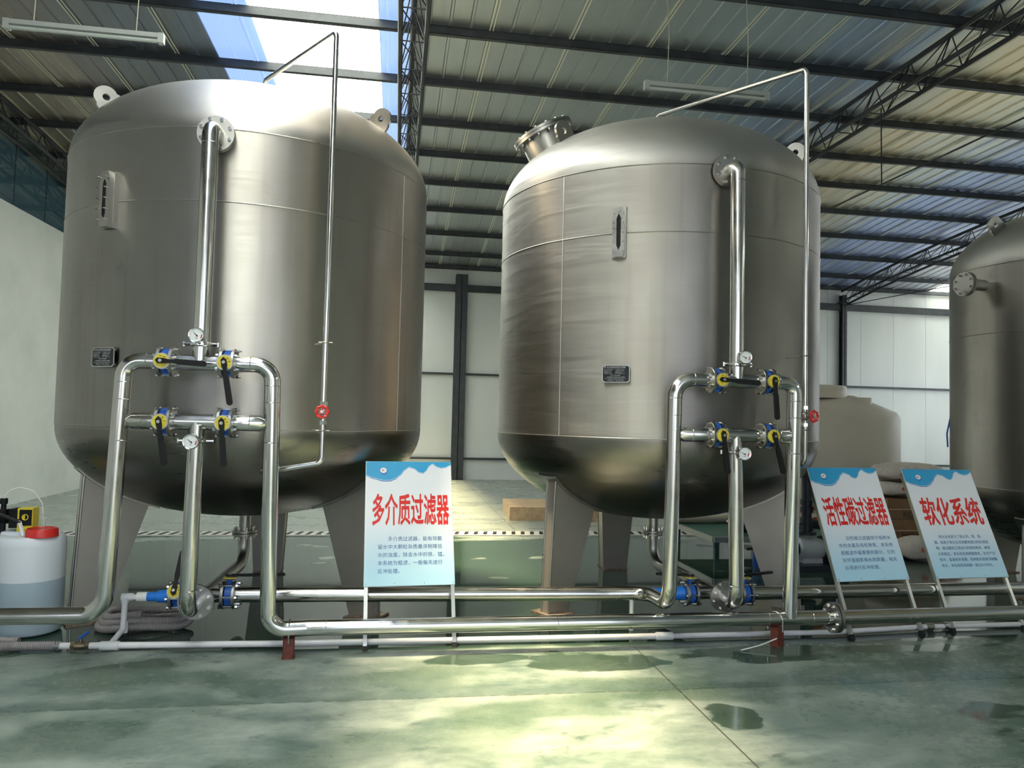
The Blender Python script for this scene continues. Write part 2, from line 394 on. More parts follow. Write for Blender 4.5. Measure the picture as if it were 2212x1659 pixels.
# walls
m = mat('painted_masonry', (0.60, 0.62, 0.60), 0.75); t = NT(m); p = t.pos()
br = t.n('TexBrick'); rot = t.n('Mapping'); rot.inputs['Rotation'].default_value = (PI / 2, 0, PI / 2); t.l(p, rot.inputs[0])
cb = t.n('CombineXYZ'); X, Y, Z = t.xyz(); t.l(Y, cb.inputs[0]); t.l(Z, cb.inputs[1]); t.l(cb.outputs[0], br.inputs['Vector'])
br.inputs['Scale'].default_value = 1.0; br.inputs['Brick Width'].default_value = 0.6; br.inputs['Row Height'].default_value = 0.25; br.inputs['Mortar Size'].default_value = 0.006
n = t.noise(p, 1.4, 4)
t.l(t.mix(t.lin(n, 0.3, 0.7, 0, 1), (0.56, 0.585, 0.56), (0.66, 0.68, 0.65)), t.b.inputs['Base Color']); t.bump(br.outputs['Fac'], 0.10, 0.004)
M['masonry'] = m
m = mat('sandwich_panel', (0.66, 0.69, 0.70), 0.42); t = NT(m); n = t.noise(t.scale(t.pos(), (1, 1, 0.3)), 1.2, 3)
t.l(t.mix(t.lin(n, 0.3, 0.7, 0, 1), (0.62, 0.655, 0.66), (0.70, 0.725, 0.73)), t.b.inputs['Base Color']); M['panel'] = m

# roof: ribbed panels faced with silver foil under a thin clear coating (interference colours); reflected tints painted in
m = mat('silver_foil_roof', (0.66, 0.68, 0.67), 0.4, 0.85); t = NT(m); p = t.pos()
cr = t.noise(t.scale(p, (6.0, 0.7, 1)), 2.0, 4, 0.6, 0.8)
pan = t.n('TexVoronoi', voronoi_dimensions='1D'); X, Y, Z = t.xyz(); pan.inputs['Scale'].default_value = 1.0
t.l(t.math('FLOOR', t.math('DIVIDE', X, 0.94)), pan.inputs['W'])
wn_ = t.n('TexWhiteNoise', noise_dimensions='1D'); t.l(t.math('FLOOR', t.math('DIVIDE', X, 0.94)), wn_.inputs['W'])
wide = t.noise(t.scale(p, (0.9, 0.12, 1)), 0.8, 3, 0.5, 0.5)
t.l(t.lin(cr, 0.3, 0.7, 0.33, 0.47), t.b.inputs['Roughness'])
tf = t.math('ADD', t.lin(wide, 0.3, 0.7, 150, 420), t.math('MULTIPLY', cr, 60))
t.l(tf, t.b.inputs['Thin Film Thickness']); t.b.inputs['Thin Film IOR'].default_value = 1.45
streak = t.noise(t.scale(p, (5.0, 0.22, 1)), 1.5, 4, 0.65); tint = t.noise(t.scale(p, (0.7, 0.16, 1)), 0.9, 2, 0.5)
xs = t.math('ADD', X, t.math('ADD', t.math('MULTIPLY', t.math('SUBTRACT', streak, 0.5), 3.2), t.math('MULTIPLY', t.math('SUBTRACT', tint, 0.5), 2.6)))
refl_ramp = t.n('ValToRGB'); t.l(t.lin(xs, -6.0, 18.0, 0.0, 1.0), refl_ramp.inputs[0]); er = refl_ramp.color_ramp.elements  # reflected blue, tan and dark of the hall painted into the base colour
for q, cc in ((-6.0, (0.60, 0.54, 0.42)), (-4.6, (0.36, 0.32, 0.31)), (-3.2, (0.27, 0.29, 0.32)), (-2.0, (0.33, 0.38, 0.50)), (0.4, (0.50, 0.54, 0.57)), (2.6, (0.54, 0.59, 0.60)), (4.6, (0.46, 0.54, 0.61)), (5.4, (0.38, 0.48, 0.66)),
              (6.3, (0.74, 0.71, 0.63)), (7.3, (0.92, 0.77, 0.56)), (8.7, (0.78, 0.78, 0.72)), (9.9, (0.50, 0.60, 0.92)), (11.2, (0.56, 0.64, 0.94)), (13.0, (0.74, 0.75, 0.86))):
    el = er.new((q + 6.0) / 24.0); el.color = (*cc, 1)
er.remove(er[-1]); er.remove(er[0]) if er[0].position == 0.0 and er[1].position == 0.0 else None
c = refl_ramp.outputs[0]
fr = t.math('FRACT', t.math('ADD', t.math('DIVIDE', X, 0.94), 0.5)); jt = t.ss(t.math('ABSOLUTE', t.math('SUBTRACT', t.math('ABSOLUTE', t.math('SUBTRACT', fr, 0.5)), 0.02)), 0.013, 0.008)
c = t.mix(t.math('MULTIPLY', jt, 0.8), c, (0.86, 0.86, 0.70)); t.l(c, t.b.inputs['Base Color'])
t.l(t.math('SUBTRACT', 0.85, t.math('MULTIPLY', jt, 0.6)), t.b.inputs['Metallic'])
t.bump(cr, 0.10, 0.006)
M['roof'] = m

# translucent corrugated skylight
m = bpy.data.materials.new('translucent_skylight'); m.use_nodes = True; tt = m.node_tree; tt.nodes.remove(tt.nodes['Principled BSDF'])
tr = tt.nodes.new('ShaderNodeBsdfTransparent'); tr.inputs[0].default_value = (0.95, 0.95, 0.92, 1)
tl = tt.nodes.new('ShaderNodeBsdfTranslucent'); tl.inputs[0].default_value = (0.66, 0.80, 0.97, 1)
mx = tt.nodes.new('ShaderNodeMixShader'); mx.inputs[0].default_value = 0.70
tt.links.new(tr.outputs[0], mx.inputs[1]); tt.links.new(tl.outputs[0], mx.inputs[2]); tt.links.new(mx.outputs[0], tt.nodes['Material Output'].inputs[0]); M['skylight'] = m

m = bpy.data.materials.new('blue_translucent_sheet'); m.use_nodes = True; tt = m.node_tree; b = tt.nodes['Principled BSDF']
b.inputs['Base Color'].default_value = (0.45, 0.5, 0.62, 1); b.inputs['Metallic'].default_value = 0.8; b.inputs['Roughness'].default_value = 0.4
tl = tt.nodes.new('ShaderNodeBsdfTranslucent'); tl.inputs[0].default_value = (0.09, 0.17, 0.46, 1)
mx = tt.nodes.new('ShaderNodeMixShader'); mx.inputs[0].default_value = 0.22
tt.links.new(b.outputs[0], mx.inputs[1]); tt.links.new(tl.outputs[0], mx.inputs[2]); tt.links.new(mx.outputs[0], tt.nodes['Material Output'].inputs[0]); M['bluelight'] = m

# tinted partition glass
m = bpy.data.materials.new('tinted_glass'); m.use_nodes = True; tt = m.node_tree; b = tt.nodes['Principled BSDF']
b.inputs['Base Color'].default_value = (0.02, 0.05, 0.065, 1); b.inputs['Roughness'].default_value = 0.03; b.inputs['IOR'].default_value = 2.2
tr = tt.nodes.new('ShaderNodeBsdfTransparent'); tr.inputs[0].default_value = (0.42, 0.56, 0.54, 1)
mx = tt.nodes.new('ShaderNodeMixShader'); mx.inputs[0].default_value = 0.80
tt.links.new(tr.outputs[0], mx.inputs[1]); tt.links.new(b.outputs[0], mx.inputs[2]); tt.links.new(mx.outputs[0], tt.nodes['Material Output'].inputs[0]); M['glass'] = m

# ------------------------------------------------------------------ the hall
XL, XR, YF, YB = -5.9, 17.6, -2.7, 18.2
def zroof(y):          # line of the truss top chords
    if y > 9.5: return 5.84 - 0.0095 * (y - 9.5) ** 2
    if y < 6.0: return 5.84 - 0.0095 * (6.0 - y) ** 2
    return 5.84
def ordinal(k): return ['first', 'second', 'third', 'fourth', 'fifth', 'sixth', 'seventh', 'eighth', 'ninth', 'tenth', 'eleventh', 'twelfth', 'thirteenth', 'fourteenth', 'fifteenth', 'sixteenth', 'seventeenth', 'eighteenth'][k]

solo('floor', MB().span((XL - 0.3, YF - 0.3, -0.2), (XR + 0.3, YB + 0.3, 0)), M['floor'], 'worn green epoxy floor, wet and shiny around the tanks', 'floor', kind='structure')
solo('wall_left', MB().span((XL - 0.24, YF - 0.2, 0), (XL, YB + 0.1, 4.61)), M['masonry'], 'white painted block wall at the left under the glass', 'wall', kind='structure')
# back wall: cladding boards with fine vertical joints
b = MB(); x = XL - 0.24
while x < XR + 0.2:
    b.span((x + 0.004, YB + 0.004, 0), (x + 0.966, YB + 0.1, 5.35)); x += 0.97
b.span((XL - 0.24, YB + 0.012, 0), (XR + 0.3, YB + 0.12, 5.35))
solo('wall_back', b, M['panel'], 'pale grey cladding wall at the far end with dark steel rails', 'wall', kind='structure')
b = MB(); b.span((XR, YF - 0.2, 0), (XR + 0.2, YB + 0.1, 1.5)); b.span((XR, YF - 0.2, 4.3), (XR + 0.2, YB + 0.1, 6.1))
b.span((XR, YF - 0.2, 1.5), (XR + 0.2, 9.4, 4.3)); b.span((XR, 16.6, 1.5), (XR + 0.2, YB + 0.1, 4.3))
solo('wall_right', b, M['panel'], 'pale cladding wall at the far right with an added unseen window', 'wall', kind='structure')
b = MB(); zt = 5.4
b.span((XL - 0.3, YF - 0.2, 0), (-4.8, YF, zt)); b.span((-1.6, YF - 0.2, 0), (-0.8, YF, zt)); b.span((3.8, YF - 0.2, 0), (XR + 0.2, YF, zt))
b.span((-4.8, YF - 0.2, 0), (-1.6, YF, 1.4)); b.span((-4.8, YF - 0.2, 3.8), (-1.6, YF, zt)); b.span((-0.8, YF - 0.2, 4.3), (3.8, YF, zt))
solo('wall_front', b, M['panel'], 'pale cladding wall behind the camera with a doorway and window', 'wall', kind='structure')

# roof sheet with ribs, cut by the skylight strip
SKY0, SKY1 = -1.72, -0.36; BL0, BL1 = -2.35, 0.02
ys = [YF - 0.4 + (YB + 0.8 - YF) * i / 30 for i in range(31)]
def rib_profile(x0, x1):
    out = []; k = math.ceil(x0 / 0.235)
    out.append((x0, 0))
    while k * 0.235 < x1 - 0.05:
        x = k * 0.235
        if x > x0 + 0.05:
            if k % 4 == 0: out += [(x - 0.035, 0), (x - 0.028, -0.022), (x - 0.010, -0.022), (x - 0.006, -0.004), (x + 0.006, -0.004), (x + 0.010, -0.022), (x + 0.028, -0.022), (x + 0.035, 0)]
            else: out += [(x - 0.022, 0), (x - 0.012, -0.016), (x + 0.012, -0.016), (x + 0.022, 0)]
        k += 1
    out.append((x1, 0)); return out
def sheet(mb, x0, x1, up=0.0, thick=0.06):
    pf = rib_profile(x0, x1); n = len(pf)
    vs = [V((x, y, zroof(y) + 0.135 + d + up)) for y in ys for x, d in pf]
    fs = [(i * n + k, i * n + k + 1, (i + 1) * n + k + 1, (i + 1) * n + k) for i in range(len(ys) - 1) for k in range(n - 1)]
    mb.add(vs, fs)
    if thick:
        vs = [V((x, y, zroof(y) + 0.135 + thick + up)) for y in ys for x in (x0, x1)]
        mb.add(vs, [(2 * i, 2 * i + 1, 2 * i + 3, 2 * i + 2) for i in range(len(ys) - 1)])
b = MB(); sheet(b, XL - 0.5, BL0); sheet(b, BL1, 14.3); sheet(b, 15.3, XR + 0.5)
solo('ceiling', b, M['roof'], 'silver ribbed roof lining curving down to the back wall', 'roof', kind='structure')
b = MB(); sheet(b, SKY0 - 0.03, SKY1 + 0.03, 0.03, 0)
solo('window_1', b, M['skylight'], 'bright translucent skylight strip in the roof above the left tank', 'skylight', kind='structure')

b = MB(); sheet(b, 14.27, 15.33, 0.03, 0)
solo('window_4', b, M['skylight'], 'second translucent skylight strip far to the right beyond the frame', 'skylight', kind='structure')
b = MB(); sheet(b, BL0, SKY0 - 0.03, 0.0, 0); sheet(b, SKY1 + 0.03, BL1, 0.0, 0)
solo('window_3', b, M['bluelight'], 'dim blue translucent roof sheets at both sides of the bright skylight', 'skylight', kind='structure')

# glass partition over the left wall with thin mullions
g = thing('window_2', 'blue tinted glass band above the white left wall', 'window', (XL - 0.05, 8, 4.61), kind='structure')
b = MB(); yy = YF
while yy < YB - 0.2:
    b.add([(XL - 0.05, yy, 4.61), (XL - 0.05, yy + 1.0, 4.61), (XL - 0.05, yy + 1.0, zroof(yy + 1.0) + 0.15), (XL - 0.05, yy, zroof(yy) + 0.15),
           (XL - 0.062, yy, 4.61), (XL - 0.062, yy + 1.0, 4.61), (XL - 0.062, yy + 1.0, zroof(yy + 1.0) + 0.15), (XL - 0.062, yy, zroof(yy) + 0.15)],
          [(0, 1, 2, 3), (7, 6, 5, 4), (0, 4, 5, 1), (2, 6, 7, 3)]); yy += 1.0
part('glazing', b, M['glass'], g)
b = MB(); yy = YF + 0.66
while yy < YB: b.span((XL - 0.052, yy - 0.006, 4.61), (XL - 0.044, yy + 0.006, zroof(yy) + 0.1)); yy += 1.03
part('mullion', b, M['truss'], g)

# back wall steelwork
def rail(z, h, d, label): return solo('wall_girt', MB().span((XL, YB - d, z - h / 2), (XR, YB, z + h / 2)), M['dark'], label, 'girt', 'girts along the back wall')
rail(4.70, 0.17, 0.10, 'dark steel eaves rail, uppermost on the back wall')
rail(2.58, 0.05, 0.07, 'dark steel wall rail at mid height of the back wall')
rail(0.51, 0.05, 0.07, 'dark steel wall rail lowest on the back wall near the floor')
def column(x, w, d, label):
    t = MB().span((x - w / 2, YB - d, 0), (x + w / 2, YB - d + 0.015, 5.02)).span((x - w / 2, YB - 0.015, 0), (x + w / 2, YB, 5.02)).span((x - 0.008, YB - d, 0), (x + 0.008, YB, 5.02))
    solo('steel_column', t, M['dark'], label, 'column', 'steel columns at the back wall')
column(1.49, 0.29, 0.22, 'wide dark grey steel column between the two big tanks')
column(11.72, 0.13, 0.16, 'narrow dark grey steel column behind the beige plastic tank')

# purlins
PY = [18.12, 17.24, 15.98, 14.66, 13.33, 12.07, 10.88, 9.58, 8.27, 6.98, 5.68, 4.38, 3.08]
for k, y in enumerate(PY):
    z = zroof(y); b = MB()
    b.span((XL, y - 0.03, z + 0.02), (XR, y - 0.025, z + 0.118)); b.span((XL, y - 0.03, z + 0.02), (XR, y + 0.03, z + 0.026)); b.span((XL, y - 0.03, z + 0.112), (XR, y + 0.03, z + 0.118))
    solo('roof_purlin', b, M['dark'], 'dark steel roof purlin, %s counting from the back wall' % ordinal(k), 'purlin', 'purlins under the roof')

# trusses: three tubes tied by rods
def truss(x0, label, y0=3.2, w=0.135, dz=0.35):
    t = thing('roof_truss', label, 'truss', (x0, 10, zroof(10) - dz), group='trusses under the roof')
    n = 46; Y = [y0 + (YB - 0.05 - y0) * i / n for i in range(n + 1)]
    top = [V((x0, y, zroof(y))) for y in Y]; L = [V((x0 - w, y, zroof(y) - dz)) for y in Y]; R = [V((x0 + w, y, zroof(y) - dz)) for y in Y]
    part('top_chord', MB().tube(top, 0.030, 10), M['truss'], t)
    part('bottom_chord', MB().tube(L, 0.027, 10), M['truss'], t); part('bottom_chord', MB().tube(R, 0.027, 10), M['truss'], t)
    step = 2
    for S in (L, R):
        b = MB()
        for i in range(0, n, step):
            b.cyl(top[i], S[i], 0.008, n=6); b.cyl(top[i], S[min(i + step, n)], 0.008, n=6)
        part('web_lattice', b, M['truss'], t)
    b = MB()
    for i in range(0, n, step): b.cyl(L[i], R[i], 0.007, n=6); b.cyl(L[i], R[min(i + step, n)], 0.007, n=6)
    part('web_lattice', b, M['truss'], t)
truss(-5.55, 'dark lattice roof truss along the glass band at the left')
truss(0.055, 'dark lattice roof truss behind the left tank, seen almost end on')
truss(5.87, 'dark lattice roof truss slanting over the right tank')
truss(11.7, 'dark lattice roof truss landing on the narrow column far right')
b = MB().tube([(5.87, 3.2, 4.52), (5.87, 8.28, 4.545), (5.87, 18.1, 4.60)], 0.010, 8)
t = thing('tie_rod', 'thin dark tie rod with hanger below the truss over the right tank', 'tie rod', (5.87, 8.28, 4.545), group='tie rods of the trusses')
part('rod', b, M['truss'], t); part('hanger', MB().cyl((5.87, 8.28, 4.545), (5.87, 8.29, zroof(8.3) - 0.33), 0.008, n=8), M['truss'], t)
t = thing('tie_rod', 'thin dark tie rod below the far right truss, meeting the eaves rail', 'tie rod', (11.7, 14.3, 4.59), group='tie rods of the trusses')
part('rod', MB().tube([(11.7, 18.1, 4.74), (11.7, 14.3, 4.60), (11.7, 9, 4.55)], 0.010, 8), M['truss'], t)

# hanging fluorescent battens
def lamp(x0, x1, y, z, label):
    t = thing('fluorescent_lamp', label, 'lamp', ((x0 + x1) / 2, y, z), group='unlit tube lamps under the roof')
    part('batten', MB().span((x0 + 0.02, y - 0.022, z + 0.012), (x1 - 0.02, y + 0.022, z + 0.05)), M['lampcase'], t)
    part('lamp_tube', MB().cyl((x0 + 0.03, y, z - 0.012), (x1 - 0.03, y, z - 0.012), 0.016, n=14), M['tubeglass'], t)
    for x in (x0, x1 - 0.045): part('end_cap', MB().span((x, y - 0.026, z - 0.032), (x + 0.045, y + 0.026, z + 0.052)), M['lampcase'], t)
    for x in (x0 + 0.22, x1 - 0.22):
        part('hanging_wire', MB().tube([(x, y, z + 0.05), (x + 0.012, y, z + 0.5), (x - 0.01, y, z + 0.9), (x, y, 5.95)], 0.004, 6), M['wire'], t)
lamp(-3.22, -2.0, 6.40, 4.60, 'unlit white tube lamp hanging above the left tank')
lamp(2.15, 3.37, 6.40, 4.60, 'unlit white tube lamp hanging above the right tank')

# floor drain
t = thing('floor_drain', 'pale floor drain with slotted cover running behind the tanks', 'drain', (4, 9.78, 0))
b = MB(); k = XL
while k < XR - 0.5: b.span((k + 0.004, 9.60, 0), (k + 0.496, 9.96, 0.012)); k += 0.5
part('cover', b, speckle('drain_cover', (0.55, 0.55, 0.52), (0.45, 0.45, 0.42), 0.5, 10), t)
b = MB(); k = XL + 0.06
while k < 12:
    b.add([(k, 9.66, 0.0125), (k + 0.05, 9.66, 0.0125), (k + 0.09, 9.90, 0.0125), (k + 0.04, 9.90, 0.0125), (k, 9.66, 0.0145), (k + 0.05, 9.66, 0.0145), (k + 0.09, 9.90, 0.0145), (k + 0.04, 9.90, 0.0145)],
          [(4, 5, 6, 7), (0, 1, 5, 4), (1, 2, 6, 5), (2, 3, 7, 6), (3, 0, 4, 7)]); k += 0.125
part('slot', b, M['rubber'], t)

# ------------------------------------------------------------------ tanks
def ring_plate(mb, outer, inner, Mx, t):
    n = len(outer); vs = []
    for z in (0, t): vs += [Mx @ V((x, y, z)) for x, y in outer] + [Mx @ V((x, y, z)) for x, y in inner]
    fs = []
    for k in range(n):
        j = (k + 1) % n
        fs += [(k, n + k, n + j, j), (2 * n + k, 2 * n + j, 3 * n + j, 3 * n + k), (k, j, 2 * n + j, 2 * n + k), (n + k, 3 * n + k, 3 * n + j, n + j)]
    return mb.add(vs, fs)
def stadium(w, h, n=40):
    """outline: half discs of radius w/2 on a box of total height h, by angle"""
    out = []; r = w / 2; s = h / 2 - r
    for k in range(n):
        a = 2 * PI * k / n; c, d = math.cos(a), math.sin(a)
        if abs(c) > 1e-6 and abs(d / c) * r <= s: out.append((math.copysign(r, c), d / abs(c) * r))
        else:
            y0 = math.copysign(s, d); q = y0 * d; tt = q + math.sqrt(max(0, q * q - (s * s - r * r))); out.append((c * tt, d * tt))
    return out
def rect(w, h, n=40):
    out = []
    for k in range(n):
        a = 2 * PI * k / n; c, d = math.cos(a), math.sin(a); q = min(w / 2 / max(abs(c), 1e-9), h / 2 / max(abs(d), 1e-9)); out.append((c * q, d * q))
    return out
def on_shell(cx, cy, R, ang, z, out=0.0):
    """frame on the shell: x to the right seen from outside, y up, z outwards"""
    a = math.radians(ang); nrm = V((math.cos(a), math.sin(a), 0))
    return frame_m(V((cx, cy, z)) + nrm * (R + out), V((-nrm.y, nrm.x, 0)), (0, 0, 1))

class Tank:
    def __init__(s, label, cx, cy, R, zl, zu, hd, material, leg_spec, seams, vseams, lugs):
        s.c = (cx, cy, R, zl, zu, hd)
        t = s.t = thing('storage_tank', label, 'tank', (cx, cy, 0), group='stainless filter tanks')
        n = 26
        prof = [(R * math.sin(PI / 2 * k / n), zl - hd * math.cos(PI / 2 * k / n)) for k in range(n + 1)]
        prof += [(R, zl + (zu - zl) * k / 12) for k in range(1, 13)]
        prof += [(R * math.cos(PI / 2 * k / n), zu + hd * math.sin(PI / 2 * k / n)) for k in range(1, n + 1)]
        prof[0] = (0, prof[0][1]); prof[-1] = (0, prof[-1][1])
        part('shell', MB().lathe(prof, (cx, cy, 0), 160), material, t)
        for z in seams: part('weld_seam', MB().torus((cx, cy, z), (0, 0, 1), R, 0.0045, 128, 6), M['cast'], t)
        for ang, z0, z1 in vseams:
            m_ = on_shell(cx, cy, R, ang, 0)
            part('weld_seam', MB().cyl(m_ @ V((0, z0, 0)), m_ @ V((0, z1, 0)), 0.004, n=6), M['cast'], t)
        for spec in leg_spec: s.leg(*spec)
        for ang, r in lugs: s.lug(ang, r)
    def head(s, r): return s.c[3] - s.c[5] * math.sqrt(max(0, 1 - (r / s.c[2]) ** 2))
    def leg(s, ang, wide=True):
        cx, cy, R, zl, zu, hd = s.c; k = R / 1.39
        a = math.radians(ang); rad = V((math.cos(a), math.sin(a), 0)); tan = V((-rad.y, rad.x, 0)); c = V((cx, cy, 0))
        ro_t, ro_b, ri_t, ri_b = 1.20 * k, 1.245 * k, 0.76 * k, 1.03 * k
        ht, hb = (0.05, 0.042)
        if not wide: ro_t, ro_b, ri_t, ri_b, ht, hb = 1.13 * k, 1.20 * k, 0.98 * k, 1.06 * k, 0.185, 0.125
        vs = []
        N = 6
        for q in (-1, 1):
            for i in range(N + 1):
                r = ri_t + (ro_t - ri_t) * i / N; vs.append(c + rad * r + tan * (q * ht) + V((0, 0, s.head(r) + 0.012)))
            vs += [c + rad * ri_b + tan * (q * hb) + V((0, 0, 0.014)), c + rad * ro_b + tan * (q * hb) + V((0, 0, 0.014))]
        m_ = N + 3; B = [m_ + i for i in range(m_)]
        fs = [tuple([N + 1] + list(range(N, -1, -1))[::-1] + [N + 2])[::-1]]
        fs = [tuple(list(range(N + 1)) + [N + 2, N + 1]), tuple((list(range(N + 1)) + [N + 2, N + 1])[::-1][j] + m_ for j in range(m_))]
        fs += [(i, i + 1, m_ + i + 1, m_ + i) for i in range(N)] + [(N, N + 2, m_ + N + 2, m_ + N), (N + 2, N + 1, m_ + N + 1, m_ + N + 2), (N + 1, 0, m_, m_ + N + 1)]
        lg = part('leg', MB().add(vs, fs), M['leg'], s.t)
        # folded stiffening edges of the channel
        b = MB()
        for q in (-1, 1):
            b.tube([c + rad * (ro_t + 0.004) + tan * (q * ht) + V((0, 0, s.head(ro_t))), c + rad * (ro_b + 0.004) + tan * (q * hb) + V((0, 0, 0.014))], 0.008, 8)
        part('leg_fold', b, M['cast'], lg)
        # curved doubler plate under the head
        b = MB(); rr = [ri_t - 0.06 + (ro_t - ri_t + 0.11) * i / 8 for i in range(9)]; hw = ht + 0.05
        g = [[c + rad * r + tan * (q * hw) for q in (-1, -0.5, 0, 0.5, 1)] for r in rr]
        for row in g:
            for p in row: p.z = s.head((V((p.x, p.y, 0)) - c).length) - 0.001
        lo = [V((p.x, p.y, p.z - 0.012)) for row in g for p in row]; up = [V((p.x, p.y, p.z + 0.004)) for row in g for p in row]
        n5 = len(lo); f = []
        for i in range(8):
            for j in range(4):
                q = (i * 5 + j, i * 5 + j + 1, i * 5 + j + 6, i * 5 + j + 5); f += [q, tuple(n5 + x for x in q[::-1])]
        for i in range(8):
            for j in (0, 4): f.append((i * 5 + j, i * 5 + 5 + j, n5 + i * 5 + 5 + j, n5 + i * 5 + j))
        for j in range(4):
            for i in (0, 8): f.append((i * 5 + j, i * 5 + j + 1, n5 + i * 5 + j + 1, n5 + i * 5 + j))
        part('doubler_plate', b.add(lo + up, f), M['cast'], lg)
        rot = Matrix.Rotation(a, 3, 'Z'); pc = c + rad * 1.16 * k
        part('base_plate', MB().box(pc + V((0, 0, 0.007)), (0.25, 0.25, 0.014), rot), M['baseplate'], lg)
    def lug(s, ang, r):
        cx, cy, R, zl, zu, hd = s.c; a = math.radians(ang); rad = V((math.cos(a), math.sin(a), 0))
        z = zu + hd * math.sqrt(1 - (r / R) ** 2)
        nrm = (rad * (r / R ** 2) + V((0, 0, (z - zu) / hd ** 2))).normalized()
        x = V((-rad.y, rad.x, 0)).cross(nrm); x = -x
        mm = frame_m(V((cx, cy, 0)) + rad * r + V((0, 0, z)) + nrm * 0.062, x, nrm)
        mm = mm @ Matrix.Translation(V((0, 0, -0.012)))
        outer = [(px, py - 0.045) for px, py in stadium(0.15, 0.26)]; outer = [(px * (1.22 if py < -0.02 else 1.08), py) for px, py in outer]
        inner = [(0.026 * math.cos(2 * PI * k / 40), 0.026 * math.sin(2 * PI * k / 40)) for k in range(40)]
        part('lifting_lug', ring_plate(MB(), outer, inner, mm, 0.024), M['cast'], s.t)
    def sight(s, ang, z, depth):
        cx, cy, R = s.c[:3]; m_ = on_shell(cx, cy, R, ang, z, -0.006); w, h = 0.092, 0.37
        fr = part('sight_glass_frame', ring_plate(MB(), rect(w, h), stadium(0.032, 0.27), m_, depth), M['cast'], s.t)
        part('sight_glass_base', MB().prism([(-w / 2 - 0.006, -h / 2 - 0.004), (w / 2 + 0.006, -h / 2 - 0.004), (w / 2 + 0.006, h / 2 + 0.004), (-w / 2 - 0.006, h / 2 + 0.004)], m_, depth * 0.55), M['cast'], fr)
        part('dark_glass', MB().prism(stadium(0.034, 0.272), m_ @ Matrix.Translation((0, 0, depth * 0.5)), depth * 0.2), M['black'], fr)
        for sx in (-1, 1):
            for i in range(5):
                p = V((sx * 0.034, -0.14 + 0.07 * i, depth)); b = MB()
                b.cyl(m_ @ p, m_ @ (p + V((0, 0, 0.012 if depth < 0.05 else 0.03))), 0.005, n=8); part('bolt', b, M['cast'], fr)
    def nameplate(s, ang, z, lines):
        cx, cy, R = s.c[:3]; m_ = on_shell(cx, cy, R, ang, z, 0.014); w, h = 0.205, 0.128
        pl = part('name_plate', MB().prism(rect(w, h), m_, 0.004), M['plate'], s.t, label='black name plate with silver lettering')
        part('plate_border', ring_plate(MB(), rect(w, h), rect(w - 0.012, h - 0.012), m_ @ Matrix.Translation((0, 0, 0.003)), 0.004), M['alu'], pl)
        b = MB()
        for sx in (-1, 1):
            for sy in (-1, 1): b.cyl(m_ @ V((sx * 0.085, sy * 0.048, -0.02)), m_ @ V((sx * 0.085, sy * 0.048, 0)), 0.005, n=8)
        part('plate_standoff', b, M['cast'], pl)
        for (tx, ty, tw, th, body) in lines:
            text('plate_lettering', body, 0.01, m_ @ Matrix.Translation((tx, ty, 0.0046)), M['silver_ink'], pl, local=False, fit=(tw, th))

PL_LINES = lambda head, model: [(-0.088, 0.054, 0.012, 0.012, '回'), (-0.070, 0.054, 0.140, 0.010, head), (-0.070, 0.0415, 0.140, 0.0012, '—'),
    (-0.088, 0.034, 0.066, 0.0055, '型  号 ' + model), (-0.006, 0.034, 0.066, 0.0055, '产品编号 08-01'),
    (-0.088, 0.024, 0.055, 0.0055, '设计压力 0.6MPa'), (-0.006, 0.024, 0.068, 0.0055, '工作压力 0.2-0.4MPa'),
    (-0.088, 0.014, 0.050, 0.0055, '设计温度 5-40℃'), (-0.006, 0.014, 0.052, 0.0055, '设备重量 2.5吨'),
    (-0.088, 0.004, 0.058, 0.0055, '外形尺寸 2800'), (-0.006, 0.004, 0.068, 0.0055, '出厂日期 年 月'),
    (-0.040, -0.008, 0.070, 0.0065, '中华人民共和国'), (-0.070, -0.021, 0.135, 0.007, '水处理设备工程有限公司制造'),
    (-0.085, -0.034, 0.160, 0.0035, 'WATER TREATMENT EQUIPMENT ENGINEERING CO.,LTD'), (-0.060, -0.041, 0.115, 0.004, '地址 电话 传真'), (-0.068, -0.048, 0.132, 0.004, 'TEL FAX')]

LX, RX, TY, TR = -1.186, 2.278, 6.405, 1.39
tkL = Tank('large brushed steel filter tank at the left, nearest the white wall', LX, TY, TR, 1.415, 3.39, 0.71, M['tankL'],
           [(-30,), (210,), (90, False)], (1.418, 2.905, 3.388), ((-31, 1.42, 3.38), (-160, 1.42, 2.9)), ((210, 1.14), (330, 1.12)))
tkL.sight(-121, 2.91, 0.075); tkL.nameplate(-121, 1.873, PL_LINES('HPG-2800型多介质过滤装置', 'HPG-2800'))
tkR = Tank('large brushed steel filter tank in the middle with bolted manhole on top', RX, TY, TR, 1.41, 3.41, 0.72, M['tankR'],
           [(-30,), (210,), (90, False)], (1.410, 2.910, 3.408), ((-139.6, 1.41, 3.4),), ((208, 1.09), (330, 1.15)))
tkR.sight(-120.2, 2.915, 0.04); tkR.nameplate(-120.4, 1.876, PL_LINES('HPG-2800型活性炭过滤装置', 'HPG-2800'))
tkT = Tank('smaller brushed steel tank cut by the right edge of the photo', 6.55, 6.40, 1.0, 0.98, 3.10, 0.63, M['tankT'],
           [(-30,), (205,), (90, False)], (0.98, 2.45, 3.10), (), ((184, 0.80), (20, 0.80)))

